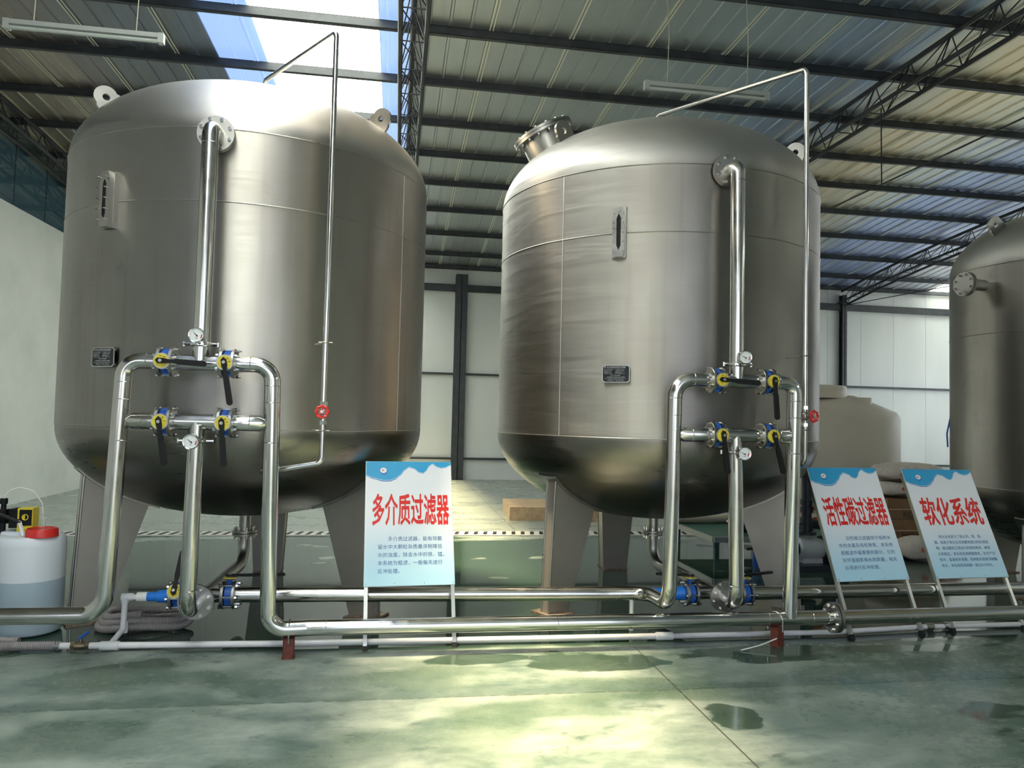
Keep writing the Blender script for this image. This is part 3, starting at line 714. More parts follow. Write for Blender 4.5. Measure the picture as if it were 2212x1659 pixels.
# bolted manhole on the middle tank
def manhole(tk, ang, r):
    cx, cy, R, zl, zu, hd = tk.c; a = math.radians(ang); rad = V((math.cos(a), math.sin(a), 0)); z = zu + hd * math.sqrt(1 - (r / R) ** 2)
    nrm = (rad * (r / R ** 2) + V((0, 0, (z - zu) / hd ** 2))).normalized(); o = V((cx, cy, 0)) + rad * r + V((0, 0, z))
    nk = part('manhole_neck', MB().cyl(o - nrm * 0.06, o + nrm * 0.15, 0.215, n=48), M['cast'], tk.t)
    part('manhole_flange', MB().cyl(o + nrm * 0.145, o + nrm * 0.168, 0.275, n=48), M['cast'], nk)
    part('manhole_cover', MB().lathe([(0, 0.218), (0.08, 0.214), (0.16, 0.202), (0.21, 0.196), (0.275, 0.194), (0.275, 0.172), (0, 0.172)], o, 48, nrm), M['cast'], nk)
    u = nrm.orthogonal().normalized(); w = nrm.cross(u)
    for k in range(16):
        p = o + (u * math.cos(2 * PI * k / 16) + w * math.sin(2 * PI * k / 16)) * 0.25
        part('bolt', MB().cyl(p + nrm * 0.12, p + nrm * 0.212, 0.009, n=8).cyl(p + nrm * 0.128, p + nrm * 0.143, 0.016, n=6).cyl(p + nrm * 0.195, p + nrm * 0.208, 0.016, n=6), M['cast'], nk)
manhole(tkR, 180, 0.98)

# blind nozzle on the small tank
a = math.radians(185); nr = V((math.cos(a), math.sin(a), 0)); o = V((6.55, 6.40, 2.92)) + nr * 0.99
nk = part('nozzle_neck', MB().cyl(o, o + nr * 0.22, 0.055), M['cast'], tkT.t)
part('blind_flange', MB().cyl(o + nr * 0.20, o + nr * 0.22, 0.115, n=32).cyl(o + nr * 0.225, o + nr * 0.247, 0.115, n=32), M['cast'], nk)
for k in range(8):
    p = o + V((0, 0, 1)) * 0.092 * math.sin(2 * PI * (k + .5) / 8) + V((-nr.y, nr.x, 0)) * 0.092 * math.cos(2 * PI * (k + .5) / 8)
    part('bolt', MB().cyl(p + nr * 0.18, p + nr * 0.268, 0.010, n=8), M['cast'], nk)
solo('hose', MB().tube([(5.72, 6.99, 1.34), (5.71, 6.99, 1.48), (5.75, 6.985, 1.66), (5.80, 6.97, 1.72)], 0.008, 10, 0.1), M['blue'], 'thin blue hose hanging at the side of the small tank', 'hose')

# ------------------------------------------------------------------ pipework
PR = 0.050
def weld(mb, p, axis): mb.torus(p, axis, PR, 0.0022, 20, 5); return mb
def flange(name, parent, p, axis, R=0.098, t=0.02, nb=8, bolt_len=0.03, br=0.0125, phase=0.5, mt='cast'):
    ax = V(axis).normalized(); p = V(p)
    fl = part(name, MB().cyl(p - ax * t / 2, p + ax * t / 2, R, n=36), M[mt], parent)
    u = ax.orthogonal().normalized(); w = ax.cross(u)
    for k in range(nb):
        q = p + (u * math.cos(2 * PI * (k + phase) / nb) + w * math.sin(2 * PI * (k + phase) / nb)) * (R - 0.021)
        part('bolt', MB().cyl(q - ax * (t / 2 + bolt_len), q + ax * (t / 2 + 0.014), br * 0.55, n=8).cyl(q + ax * t / 2, q + ax * (t / 2 + 0.011), br, n=6).cyl(q - ax * (t / 2 + bolt_len * .7), q - ax * (t / 2 + bolt_len * .7 - 0.01), br, n=6), M['bright'], fl)
    return fl
def clamp(parent, p, axis=(0, 0, 1), R=0.066, ear=0.09):
    ax = V(axis).normalized(); p = V(p)
    c = part('pipe_clamp', MB().rings([(p - ax * 0.014, R - 0.008), (p - ax * 0.008, R), (p + ax * 0.008, R), (p + ax * 0.014, R - 0.008)], 32), M['bright'], parent)
    for e_ in (-1, 1):
        q = p + V((e_ * ear, -0.01, 0)); part('clamp_bolt', MB().cyl(q, q + V((-e_ * 0.045, 0, 0)), 0.011, n=10).cyl(q + V((0, 0, -0.014)), q + V((0, 0, 0.014)), 0.009, n=8), M['bright'], c)

def valve(loc, label, handle=0.0, rot=(0, 0, 0), hl=0.265, group='blue butterfly valves with yellow dials', outer=True):
    """butterfly valve, pipe along local x, dial towards local -y; handle: direction in the dial plane, degrees from x towards z"""
    t = thing('butterfly_valve', label, 'valve', loc, rot, group)
    P = lambda n, b, m_, par=None, **k: part(n, b, m_, par or t, local=True, **k)
    P('valve_body', MB().rings([((-0.024, 0, 0), 0.066), ((-0.02, 0, 0), 0.073), ((0.02, 0, 0), 0.073), ((0.024, 0, 0), 0.066)], 36).cyl((0, -0.06, 0), (0, -0.112, 0), 0.017).cyl((0, -0.104, 0), (0, -0.112, 0), 0.032)
      .box((0, 0, 0.074), (0.034, 0.03, 0.012)).box((0, 0, -0.074), (0.034, 0.03, 0.012)), M['blue'], label='blue body')
    for s_ in ((-1, 1) if outer else (-1,)): P('flange', MB().rings([((s_ * 0.027, 0, 0), 0.092), ((s_ * 0.043, 0, 0), 0.092), ((s_ * 0.047, 0, 0), 0.088)], 36), M['cast'])
    for k in range(6):
        a_ = PI / 6 + 2 * PI * k / 6; y, z = 0.081 * math.cos(a_), 0.081 * math.sin(a_)
        P('bolt', MB().cyl((-0.062, y, z), (0.075, y, z), 0.0065, n=8).cyl((-0.062, y, z), (-0.048, y, z), 0.0125, n=6).cyl((0.048, y, z), (0.062, y, z), 0.0125, n=6), M['bright'])
    # toothed notch plate: round with teeth over the lower right quarter
    poly = []
    for k in range(72):
        a_ = 2 * PI * k / 72; d = (math.degrees(a_) + 360) % 360
        poly.append(((0.0535 if k % 2 else 0.047) * math.cos(a_), (0.0535 if k % 2 else 0.047) * math.sin(a_)) if 255 < d < 355 else (0.0475 * math.cos(a_), 0.0475 * math.sin(a_)))
    P('notch_plate', MB().prism(poly, frame_m((0, -0.112, 0), (1, 0, 0), (0, 0, 1)), 0.004), M['cast'])
    dl = P('dial', MB().cyl((0, -0.116, 0), (0, -0.1185, 0), 0.042, n=40), M['yellow'], label='yellow dial')
    b = MB()
    for a_ in (100, 10, 55): b.box((0.03 * math.cos(math.radians(a_)), -0.1188, 0.03 * math.sin(math.radians(a_))), (0.012, 0.001, 0.004))
    P('dial_mark', b, M['ink'], dl)
    a_ = math.radians(handle); x = V((math.cos(a_), 0, math.sin(a_))); up = V((-math.sin(a_), 0, math.cos(a_)))
    if x.cross(up).y > 0: up = -up
    L = hl; w0, w1 = 0.016, 0.0165
    poly = [(-0.030, 0), (-0.016, w0), (0.02, w0), (0.045, 0.011), (0.075, 0.0115), (0.10, w1), (L - 0.015, w1 + 0.001), (L - 0.004, 0.011), (L, 0), (L - 0.004, -0.011), (L - 0.015, -w1 - 0.001), (0.10, -w1), (0.075, -0.0115), (0.045, -0.011), (0.02, -w0), (-0.016, -w0)]
    mm = frame_m((0, -0.124, 0), x, up)
    if (mm.to_3x3() @ V((0, 0, 1))).y > 0: mm = frame_m((0, -0.124, 0), x, -up)
    h = P('handle', MB().prism(poly, mm, 0.015), M['black'], label='black lever handle')
    P('pivot_bolt', MB().cyl((0, -0.136, 0), (0, -0.145, 0), 0.010, n=12).cyl((0, -0.118, 0), (0, -0.13, 0), 0.012, n=12), M['cast'], h)
    return t

def gauge(loc, label, stem, needle=135):
    t = thing('pressure_gauge', label, 'gauge', loc, (0, 0, 0), 'pressure gauges on the pipework')
    P = lambda n, b, m_, par=None, **k: part(n, b, m_, par or t, local=True, **k)
    P('case', MB().lathe([(0, 0.030), (0.030, 0.030), (0.0455, 0.022), (0.0455, -0.001), (0.047, -0.004), (0.0455, -0.008), (0.0405, -0.006), (0.040, 0.002), (0, 0.002)], (0, 0, 0), 40, (0, 1, 0)), M['bright'], label='chrome case')
    f = P('face', MB().cyl((0, 0.0, 0), (0, -0.001, 0), 0.040, n=40), M['gaugeface'], label='white dial face')
    b = MB()
    for k in range(26):
        a_ = math.radians(225 - 270 * k / 25); r0 = 0.030 if k % 5 == 0 else 0.033
        x = V((math.cos(a_), 0, math.sin(a_))); n_ = V((-x.z, 0, x.x)) * 0.0005
        b.add([x * r0 - n_ + V((0, -0.0014, 0)), x * 0.036 - n_ + V((0, -0.0014, 0)), x * 0.036 + n_ + V((0, -0.0014, 0)), x * r0 + n_ + V((0, -0.0014, 0))], [(0, 1, 2, 3)])
    P('scale_mark', b, M['ink'], f)
    b = MB(); n = 10; A = [math.radians(-35 + 45 * k / n) for k in range(n + 1)]
    vs = [(r * math.cos(q), -0.0015, r * math.sin(q)) for q in A for r in (0.027, 0.034)]
    b.add(vs, [(2 * k, 2 * k + 1, 2 * k + 3, 2 * k + 2) for k in range(n)]); P('red_arc', b, M['red'], f, label='red arc')
    text('gauge_lettering', 'MPa', 0.009, frame_m((-0.007, -0.0016, -0.014), (1, 0, 0), (0, 0, 1)), M['ink'], f)
    a_ = math.radians(needle); x = V((math.cos(a_), 0, math.sin(a_))); n_ = V((-x.z, 0, x.x))
    c0 = V((0.004, -0.003, -0.004))
    P('needle', MB().add([c0 - n_ * 0.0035 - x * 0.006, c0 + n_ * 0.0035 - x * 0.006, c0 + n_ * 0.0006 + x * 0.034, c0 - n_ * 0.0006 + x * 0.034] , [(0, 1, 2, 3)]).cyl(c0 + V((0, 0.001, 0)), c0 - V((0, 0.001, 0)), 0.005, n=14), M['ink'])
    P('gauge_stem', MB().tube([(0, 0.02, 0)] + [V(q) for q in stem], 0.010, 12, 0.02), M['cast'])
    return t

def manifold(label, cx, y, xl, xr, zu, zlo, xv, xv2, xi, xo, left_path, right_path, nozzle, outlet_end):
    t = thing('pipe_manifold', label, 'pipework', (cx, y, 0), group='pipe manifolds before the tanks')
    b = MB().tube(left_path + [(xl, y, zu), (xv[0] - 0.045, y, zu)], PR, 20, 0.13, 9)
    weld(b, (xl, y, zu - 0.13), (0, 0, 1)); weld(b, (xl + .13, y, zu), (1, 0, 0)); weld(b, (xl, y, zlo + 0.13), (0, 0, 1)); weld(b, (xl, y, zlo - 0.12), (0, 0, 1))
    rl = part('riser_pipe', b, M['pipe'], t)
    b = MB().tube([(xv[1] + 0.045, y, zu), (xr, y, zu)] + right_path, PR, 20, 0.13, 9)
    weld(b, (xr, y, zu - 0.13), (0, 0, 1)); weld(b, (xr - .13, y, zu), (1, 0, 0)); weld(b, (xr, y, zlo + 0.13), (0, 0, 1)); weld(b, (xr, y, zlo - 0.12), (0, 0, 1))
    part('riser_pipe', b, M['bright'], t)
    part('cross_pipe', MB().cyl((xv[0] + 0.045, y, zu), (xv[1] - 0.045, y, zu), PR, n=24).cyl((xi, y, zu), (xi, y, zu + 0.10), PR, n=24), M['pipe'], t)
    part('cross_pipe', MB().cyl((xv2[0] + 0.045, y, zlo), (xv2[1] - 0.045, y, zlo), PR, n=24), M['pipe'], t)
    b = MB().rings([((xl, y, zlo), 0.012), ((xl + 0.06, y, zlo), PR), ((xv2[0] - 0.045, y, zlo), PR)], 24); weld(b, (xl + 0.12, y, zlo), (1, 0, 0)); part('branch_pipe', b, M['pipe'], t)
    b = MB().rings([((xv2[1] + 0.045, y, zlo), PR), ((xr - 0.06, y, zlo), PR), ((xr, y, zlo), 0.012)], 24); weld(b, (xr - 0.12, y, zlo), (1, 0, 0)); part('branch_pipe', b, M['bright'], t)
    nx, ny, nz = nozzle
    b = MB().tube([(xi, y, zu + 0.13), (xi + (nx - xi) * .3, y, nz), (nx, ny, nz)], PR, 22, 0.10, 9); weld(b, (xi, y, nz - 0.11), (0, 0, 1))
    ip = part('inlet_pipe', b, M['pipe'], t)
    clamp(t, (xi, y, zu + 0.115), (0, 0, 1), 0.067, 0.10)
    flange('pipe_flange', t, (nx, ny - 0.005, nz), (0, -1, 0), 0.116, 0.022, 8)
    part('nozzle_neck', MB().cyl((nx, ny, nz), (nx, ny + 0.12, nz), 0.056, n=28).cyl((nx, ny + 0.008, nz), (nx, ny + 0.028, nz), 0.116, n=36), M['cast'], t)
    b = MB().tube([(xo, y, zlo), (xo + (outlet_end[0] - xo) * .4, y, outlet_end[2]), outlet_end], PR, 22, 0.12, 9); weld(b, (xo, y, outlet_end[2] + 0.14), (0, 0, 1))
    part('outlet_pipe', b, M['pipe'], t)
    clamp(t, (xo, y, zlo - 0.115), (0, 0, 1), 0.060, 0.105)
    flange('pipe_flange', t, (outlet_end[0], outlet_end[1] - 0.012, outlet_end[2]), (0, -1, 0), 0.112, 0.02, 8)
    return t

YL, YR_ = 4.82, 4.85
manifold('steel pipe loop with valves before the left tank', LX, YL, -1.646, -0.776, 1.832, 1.467, (-1.404, -1.042), (-1.399, -1.041), -1.208, -1.212,
         [(-4.2, 4.78, 0.315), (-1.70, YL, 0.300)], [(-0.755, 4.87, 0.178), (-0.52, 4.90, 0.178)], (-1.206, 4.955, 3.325), (-1.247, 5.12, 0.300))
manifold('steel pipe loop with valves before the middle tank', RX, YR_, 1.885, 2.768, 1.831, 1.454, (2.179, 2.549), (2.183, 2.552), 2.332, 2.325,
         [(1.55, 5.30, 0.272), (1.868, 5.29, 0.275), (1.862, YR_, 0.300)], [(2.764, 4.895, 0.19)], (2.318, 4.965, 3.355), (2.385, 5.12, 0.285))

valve((-1.404, YL, 1.832), 'upper left valve before the left tank, handle lying level', -3)
valve((-1.042, YL, 1.834), 'upper right valve before the left tank, handle hanging down', -80)
valve((-1.399, YL, 1.467), 'lower left valve before the left tank, beside the gauge', -80.5)
valve((-1.041, YL, 1.466), 'lower right valve before the left tank, right of the gauge', -85)
valve((2.179, YR_, 1.831), 'upper left valve before the middle tank, handle lying level', -4)
valve((2.549, YR_, 1.832), 'upper right valve before the middle tank, handle hanging down', -86)
valve((2.183, YR_, 1.456), 'lower left valve before the middle tank, beside the gauge', -83)
valve((2.552, YR_, 1.456), 'lower right valve before the middle tank, beside the outer riser', -76)
gauge((-1.209, 4.70, 1.993), 'round gauge above the upper pipe before the left tank', [(0, 0.05, -0.02), (0.0, 0.09, -0.045)])
gauge((-1.215, 4.70, 1.350), 'round gauge on the centre pipe before the left tank', [(0, 0.075, 0)], 140)
gauge((2.331, 4.72, 1.987), 'round gauge above the upper pipe before the middle tank', [(0, 0.06, -0.02), (0.0, 0.10, -0.045)], 155)
gauge((2.331, 4.72, 1.334), 'round gauge on the centre pipe before the middle tank', [(0, 0.085, 0)], 155)

# headers near the floor
t = thing('header_pipe', 'long steel pipe lowest and nearest, running the whole width past the sign feet', 'pipe', (1.2, 4.9, 0))
b = MB().cyl((-0.52, 4.90, 0.178), (3.08, 4.90, 0.182), PR, n=24)
for x in (-0.40, 1.1, 2.60, 2.93): weld(b, (x, 4.90, 0.180), (1, 0, 0))
part('pipe', b, M['bright'], t); part('pipe', MB().cyl((3.13, 4.90, 0.180), (7.6, 4.90, 0.21), PR, n=24), M['pipe'], t)
flange('pipe_flange', t, (3.09, 4.90, 0.180), (-1, 0, 0), 0.105, 0.02, 8); flange('pipe_flange', t, (3.118, 4.90, 0.180), (1, 0, 0), 0.105, 0.02, 8)
t = thing('header_pipe', 'steel pipe behind the first sign, joining both manifolds near the floor', 'pipe', (0.3, 5.3, 0))
part('pipe', MB().cyl((-1.035, 5.30, 0.297), (1.56, 5.30, 0.272), PR, n=24), M['pipe'], t)
part('pipe_stand', MB().cyl((1.75, 5.31, 0), (1.75, 5.31, 0.225), 0.016, n=14), M['white'], t, label='thin white prop')
t = thing('header_pipe', 'dull steel pipe behind the two far signs near the floor', 'pipe', (5, 5.3, 0))
part('pipe', MB().cyl((2.665, 5.30, 0.262), (7.6, 5.30, 0.285), PR, n=24), M['pipe'], t)
# tees and drains under the tanks
def drain(label, x, xe, ze, y_out, x1, x2, tee_x):
    t = thing('drain_pipe', label, 'pipe', (x, TY, 0), group='drain pipes under the tanks')
    b = MB().tube([(x, TY, 0.76), (x, TY, ze + 0.01), (xe, 5.30, ze), (xe, y_out, ze)], 0.046, 20, 0.16, 9)
    part('pipe', b, M['cast'], t)
    part('cross_pipe', MB().cyl((x1, 5.30, ze), (x2, 5.30, ze), PR * 0.92, n=22), M['pipe'], t)
    for dz, s_ in ((0.012, -1), (-0.012, 1)): flange('pipe_flange', t, (x, TY, 0.545 + dz), (0, 0, s_), 0.098, 0.016, 8, 0.03)
drain('bent drain pipe under the left tank', -1.205, -1.247, 0.295, 5.13, -1.36, -1.125, -1.247)
drain('bent drain pipe under the middle tank', 2.30, 2.385, 0.270, 5.13, 2.24, 2.585, 2.385)
valve((-1.080, 5.30, 0.297), 'valve low on the floor pipe right of the left outlet, dial facing up', 2, (-PI / 2, 0, 0), 0.36)
valve((-1.405, 5.30, 0.300), 'valve at the left end of the floor pipe, handle standing upright', 86, (-0.45, 0, 0), 0.27)
valve((2.195, 5.30, 0.268), 'valve low between the riser and outlet of the middle tank', 165, (-PI / 2, 0, 0), 0.25)
valve((2.625, 5.30, 0.264), 'valve low on the floor pipe right of the middle outlet', 20, (-PI / 2, 0, 0), 0.30)
solo('pipe_adapter', MB().rings([((1.87, 5.30, 0.272), 0.036), ((2.03, 5.30, 0.27), 0.036), ((2.05, 5.30, 0.27), 0.045), ((2.145, 5.30, 0.269), 0.050)], 24), M['fitblue'], 'blue plastic adapter between the middle tank riser and low valve', 'pipe adapter')

# thin vent pipes from the domes with red hand wheel valves
def vent(label, cx, x, y, zt, zend, end, wheel_z, wheel_dir, clips, wheel_label):
    t = thing('vent_pipe', label, 'pipe', (x, y, zend), group='thin vent pipes of the tanks')
    part('pipe', MB().tube([(cx, TY, 4.09), (cx, TY, 4.34), (x, y, zt), (x, y, zend)] + end, 0.0175, 14, 0.045, 6), M['bright'], t)
    for z in clips:
        a_ = math.atan2(y - TY, x - cx); sh = V((cx + TR * math.cos(a_), TY + TR * math.sin(a_), z))
        c = part('pipe_clip', MB().torus((x, y, z), (0, 0, 1), 0.020, 0.005, 20, 6).cyl(V((x, y, z)), sh, 0.006, n=8).cyl((x - 0.045, y - 0.004, z), (x + 0.045, y - 0.004, z), 0.005, n=8), M['cast'], t)
    part('union', MB().cyl((x, y, wheel_z + 0.05), (x, y, wheel_z + 0.075), 0.028, n=6), M['bright'], t); part('union', MB().cyl((x, y, wheel_z - 0.075), (x, y, wheel_z - 0.05), 0.026, n=6), M['bright'], t)
    v = thing('globe_valve', wheel_label, 'valve', (x, y, wheel_z), group='red hand wheel valves')
    d = V(wheel_dir).normalized(); o = V((x, y, wheel_z))
    part('valve_body', MB().ball(o, 0.030, 18, 10, (1, 1, 1.3)).cyl(o, o + d * 0.075, 0.014, n=14).cyl(o + d * 0.035, o + d * 0.05, 0.022, n=6), M['cast'], v)
    b = MB(); w = o + d * 0.085; u = d.orthogonal().normalized(); q = d.cross(u); n = 64
    pts = [w + (u * math.cos(2 * PI * k / n) + q * math.sin(2 * PI * k / n)) * (0.037 + 0.0035 * math.cos(8 * 2 * PI * k / n)) for k in range(n + 1)]
    b.tube(pts, 0.0075, 8, cap=False)
    for k in range(5): b.cyl(w, w + (u * math.cos(2 * PI * k / 5) + q * math.sin(2 * PI * k / 5)) * 0.036, 0.005, n=8)
    hw = part('hand_wheel', b, M['red'], v, label='red hand wheel'); part('wheel_nut', MB().cyl(w - d * 0.01, w + d * 0.012, 0.012, n=6), M['cast'], hw)
vent('thin vent pipe bent down from the left tank dome', LX, -0.475, 5.0, 4.10, 1.215, [(-0.76, 5.0, 1.165), (-0.86, 5.10, 1.16)], 1.540, (0.0, -1, 0.1), (2.005, 1.425), 'small red wheel valve on the thin pipe of the left tank')
vent('thin vent pipe bent down from the middle tank dome', RX, 2.935, 5.0, 4.183, 1.25, [(2.93, 5.22, 1.24)], 1.60, (0.25, -0.97, 0), (2.04, 1.50), 'small red wheel valve on the thin pipe of the middle tank')

# red oxide supports with U bolts
def support(x, label, tilt):
    t = thing('pipe_support', label, 'bracket', (x, 4.885, 0), (0, 0, tilt), 'red supports under the front pipe')
    P = lambda n, b, m_: part(n, b, m_, t, local=True)
    P('channel', MB().span((-0.034, -0.035, 0), (0.034, -0.029, 0.125)).span((-0.034, -0.035, 0), (-0.028, 0.03, 0.125)).span((0.028, -0.035, 0), (0.034, 0.03, 0.125)).span((-0.04, -0.04, 0), (0.04, 0.035, 0.006)).span((-0.034, -0.035, 0.119), (0.034, 0.04, 0.1255)), M['rust'])
    pts = [V((0, -0.043, 0.10))] + [V((0, 0.012 + 0.055 * math.cos(a_), 0.178 + 0.055 * math.sin(a_))) for a_ in [PI - PI * k / 12 for k in range(13)]] + [V((0, 0.067, 0.10))]
    P('u_bolt', MB().tube(pts, 0.005, 8), M['bright'])
support(-0.625, 'rusty red pipe support under the bend of the front pipe', 0.05)
support(2.665, 'rusty red pipe support under the front pipe before the middle tank', 0.6)
solo('wire_tie', MB().tube([(2.64, 4.84, 0.06), (2.50, 4.80, 0.03), (2.35, 4.78, 0.006)], 0.004, 6), M['white'], 'loose white wire lying by the second red support', 'wire')

# white plastic pipe on the floor, with branch, ball valve and hoses
t = thing('plastic_pipe', 'white plastic pipe lying along the floor in front of everything', 'pipe', (0, 5.08, 0))
part('pipe', MB().tube([(-2.06, 5.12, 0.034), (-0.7, 5.078, 0.030), (1.88, 5.056, 0.030)], 0.0205, 16), M['pvc'], t)
part('pipe', MB().tube([(1.96, 5.056, 0.029), (3.2, 5.062, 0.029), (4.0, 5.145, 0.029), (7.5, 5.19, 0.029)], 0.0185, 16), M['pvc'], t)
part('coupling', MB().cyl((1.85, 5.056, 0.030), (1.97, 5.056, 0.030), 0.028, n=20), M['white'], t)
part('tee', MB().cyl((-1.81, 5.110, 0.032), (-1.70, 5.107, 0.032), 0.028, n=20), M['white'], t)
for x in (4.02, 4.17): part('coupling', MB().cyl((x, 5.147, 0.029), (x + 0.06, 5.148, 0.029), 0.027, n=18), M['cast'], t)
b = MB().tube([(-1.755, 5.11, 0.036), (-1.738, 5.28, 0.085), (-1.738, 5.30, 0.29), (-1.60, 5.30, 0.292)], 0.0185, 16, 0.03, 5)
br = part('branch_pipe', b, M['pvc'], t)
for p, q in (((-1.738, 5.30, 0.255), (-1.738, 5.30, 0.31)), ((-1.76, 5.30, 0.291), (-1.69, 5.30, 0.292)), ((-1.738, 5.297, 0.06), (-1.738, 5.30, 0.13))):
    part('elbow', MB().cyl(p, q, 0.025, n=18), M['pvc'], br)
part('union', MB().cyl((-1.665, 5.30, 0.292), (-1.60, 5.30, 0.292), 0.031, n=20), M['white'], br)
part('adapter', MB().rings([((-1.60, 5.30, 0.292), 0.029), ((-1.54, 5.30, 0.293), 0.029), ((-1.535, 5.30, 0.293), 0.040), ((-1.452, 5.30, 0.296), 0.043)], 24), M['fitblue'], br, label='blue plastic adapter')
v = thing('ball_valve', 'small brass ball valve with blue lever on the white floor pipe', 'valve', (-1.93, 5.115, 0.034))
part('valve_body', MB().cyl((-1.975, 5.116, 0.034), (-1.885, 5.114, 0.034), 0.023, n=18).cyl((-1.985, 5.116, 0.034), (-1.96, 5.116, 0.034), 0.029, n=6).cyl((-1.90, 5.114, 0.034), (-1.875, 5.114, 0.034), 0.029, n=6).cyl((-1.93, 5.115, 0.034), (-1.93, 5.115, 0.078), 0.010, n=12), M['brass'], v)
part('lever', MB().tube([(-1.94, 5.115, 0.078), (-1.925, 5.11, 0.09), (-1.88, 5.10, 0.125)], lambda i: 0.009, 10), M['blue'], v, label='blue lever')
def ribbed(pts, r, pitch=0.012):
    pts = bend(pts, 0.25, 10); out = [pts[0]]; acc = 0
    for a_, b_ in zip(pts, pts[1:]):
        n = max(1, int((b_ - a_).length / (pitch / 2)))
        out += [a_.lerp(b_, (k + 1) / n) for k in range(n)]
    return MB().tube(out, lambda i: r * (1.0 if i % 2 else 0.90), 12)
solo('hose', ribbed([(-2.05, 5.12, 0.036), (-2.35, 5.13, 0.034), (-2.9, 5.05, 0.032), (-3.6, 5.0, 0.032)], 0.029), M['hose'], 'grey ribbed hose pushed onto the end of the white floor pipe', 'hose')
b = MB().torus((-2.06, 5.12, 0.036), (1, 0, 0), 0.030, 0.004, 20, 6).torus((-2.075, 5.12, 0.036), (1, 0, 0), 0.030, 0.004, 20, 6)
solo('hose_clip', b, M['bright'], 'steel hose clip where the grey hose meets the white pipe', 'hose clip')
pts = []
NC = 760
for k in range(NC):
    a_ = k / NC * 2 * PI * 2.35 + 2.6; rr = 0.30 - 0.02 * (a_ / 6.28)
    pts.append(V((-1.70 + rr * 1.05 * math.cos(a_), 5.62 + rr * 0.62 * math.sin(a_), 0.03 + 0.088 * k / NC + 0.012 * math.sin(a_ * 3))))
solo('hose', MB().tube(pts, lambda i: 0.027 if i % 2 else 0.0242, 12), M['hose'], 'coiled grey hose on the wet floor beside the barrel', 'hose')
solo('hose', ribbed([(-2.35, 5.25, 0.03), (-2.6, 5.27, 0.03), (-3.2, 5.3, 0.03)], 0.030), M['hose'], 'short grey hose end in front of the white barrel', 'hose')
solo('twine', MB().tube([(-1.60, 5.50, 0.12), (-1.35, 5.40, 0.16), (-1.05, 5.36, 0.20)], 0.0022, 6), M['wire'], 'thin pale twine tied across the coiled hose', 'twine')

# ------------------------------------------------------------------ dosing barrel with pump
BX, BY, BR = -2.445, 5.575, 0.208
t = thing('barrel', 'white translucent barrel half full of liquid with a red cap', 'barrel', (BX, BY, 0))
part('barrel_base', MB().lathe([(0, 0.004), (BR - 0.03, 0.004), (BR - 0.006, 0.02), (BR, 0.06), (BR, 0.37)], (BX, BY, 0), 56), M['barrelwet'], t, label='lower half darkened by liquid')
part('barrel_body', MB().lathe([(BR, 0.37), (BR, 0.60), (BR - 0.004, 0.635), (BR - 0.02, 0.658), (BR - 0.04, 0.664), (BR - 0.06, 0.655), (0.08, 0.655), (0, 0.655)], (BX, BY, 0), 56), M['barrel'], t)
part('pump_seat', MB().box((BX - 0.09, BY + 0.05, 0.665), (0.20, 0.14, 0.03)), M['barrel'], t)
part('cap', MB().lathe([(0, 0.712), (0.060, 0.712), (0.066, 0.706), (0.072, 0.716), (0.090, 0.716), (0.096, 0.708), (0.098, 0.660), (0, 0.660)], (BX + 0.092, BY - 0.075, 0), 44), M['red'], t, label='red screw cap')
p0 = V((BX - 0.075, BY + 0.05, 0.68))
t = thing('dosing_pump', 'yellow and black dosing pump standing on the white barrel', 'pump', p0)
part('housing', MB().box(p0 + V((-0.03, 0.02, 0.085)), (0.12, 0.10, 0.13)), M['black'], t)
part('yellow_shell', MB().box(p0 + V((0.02, -0.045, 0.085)), (0.092, 0.012, 0.138)).box(p0 + V((0.02, -0.03, 0.012)), (0.092, 0.05, 0.024)).box(p0 + V((0.02, 0.0, 0.155)), (0.094, 0.09, 0.007)).box(p0 + V((0.066, 0, 0.085)), (0.006, 0.09, 0.138)), M['yellow'], t, label='yellow shell')
pn = part('control_panel', MB().box(p0 + V((0.026, -0.052, 0.095)), (0.078, 0.006, 0.108)), M['black'], t)
part('dial_ring', MB().torus(p0 + V((0.024, -0.056, 0.098)), (0, 1, 0), 0.019, 0.003, 28, 8), M['yellow'], pn, label='yellow dial ring')
part('dial_knob', MB().add([p0 + V((0.024 + 0.016 * math.cos(k * PI / 10 + PI / 2), -0.0556, 0.098 + 0.016 * math.sin(k * PI / 10 + PI / 2))) for k in range(11)], [tuple(range(11))]), M['yellow'], pn)
part('pump_head', MB().cyl(p0 + V((-0.10, -0.02, 0.10)), p0 + V((-0.155, -0.02, 0.10)), 0.05, n=24).cyl(p0 + V((-0.13, -0.02, 0.14)), p0 + V((-0.13, -0.02, 0.215)), 0.016, n=16).cyl(p0 + V((-0.13, -0.02, 0.185)), p0 + V((-0.13, -0.02, 0.222)), 0.024, n=12).cyl(p0 + V((-0.13, -0.02, 0.06)), p0 + V((-0.13, -0.02, -0.01)), 0.018, n=14), M['black'], t)
part('pump_tube', MB().tube([p0 + V((-0.13, -0.02, 0.22)), p0 + V((-0.11, -0.02, 0.27)), p0 + V((-0.05, 0, 0.30)), p0 + V((0.04, 0.02, 0.27)), p0 + V((0.09, 0.04, 0.18)), p0 + V((0.10, 0.06, 0.0))], 0.0035, 8, 0.08), M['white'], t)
part('pump_cable', MB().tube([p0 + V((-0.35, -0.10, 0.20)), p0 + V((-0.22, -0.10, 0.16)), p0 + V((-0.08, -0.10, 0.11)), p0 + V((0.02, -0.10, 0.07))], 0.013, 12, 0.1), M['rubber'], t)
part('suction_tube', MB().tube([p0 + V((0.01, -0.10, 0.08)), p0 + V((0.04, -0.105, -0.02))], 0.012, 10), M['white'], t)

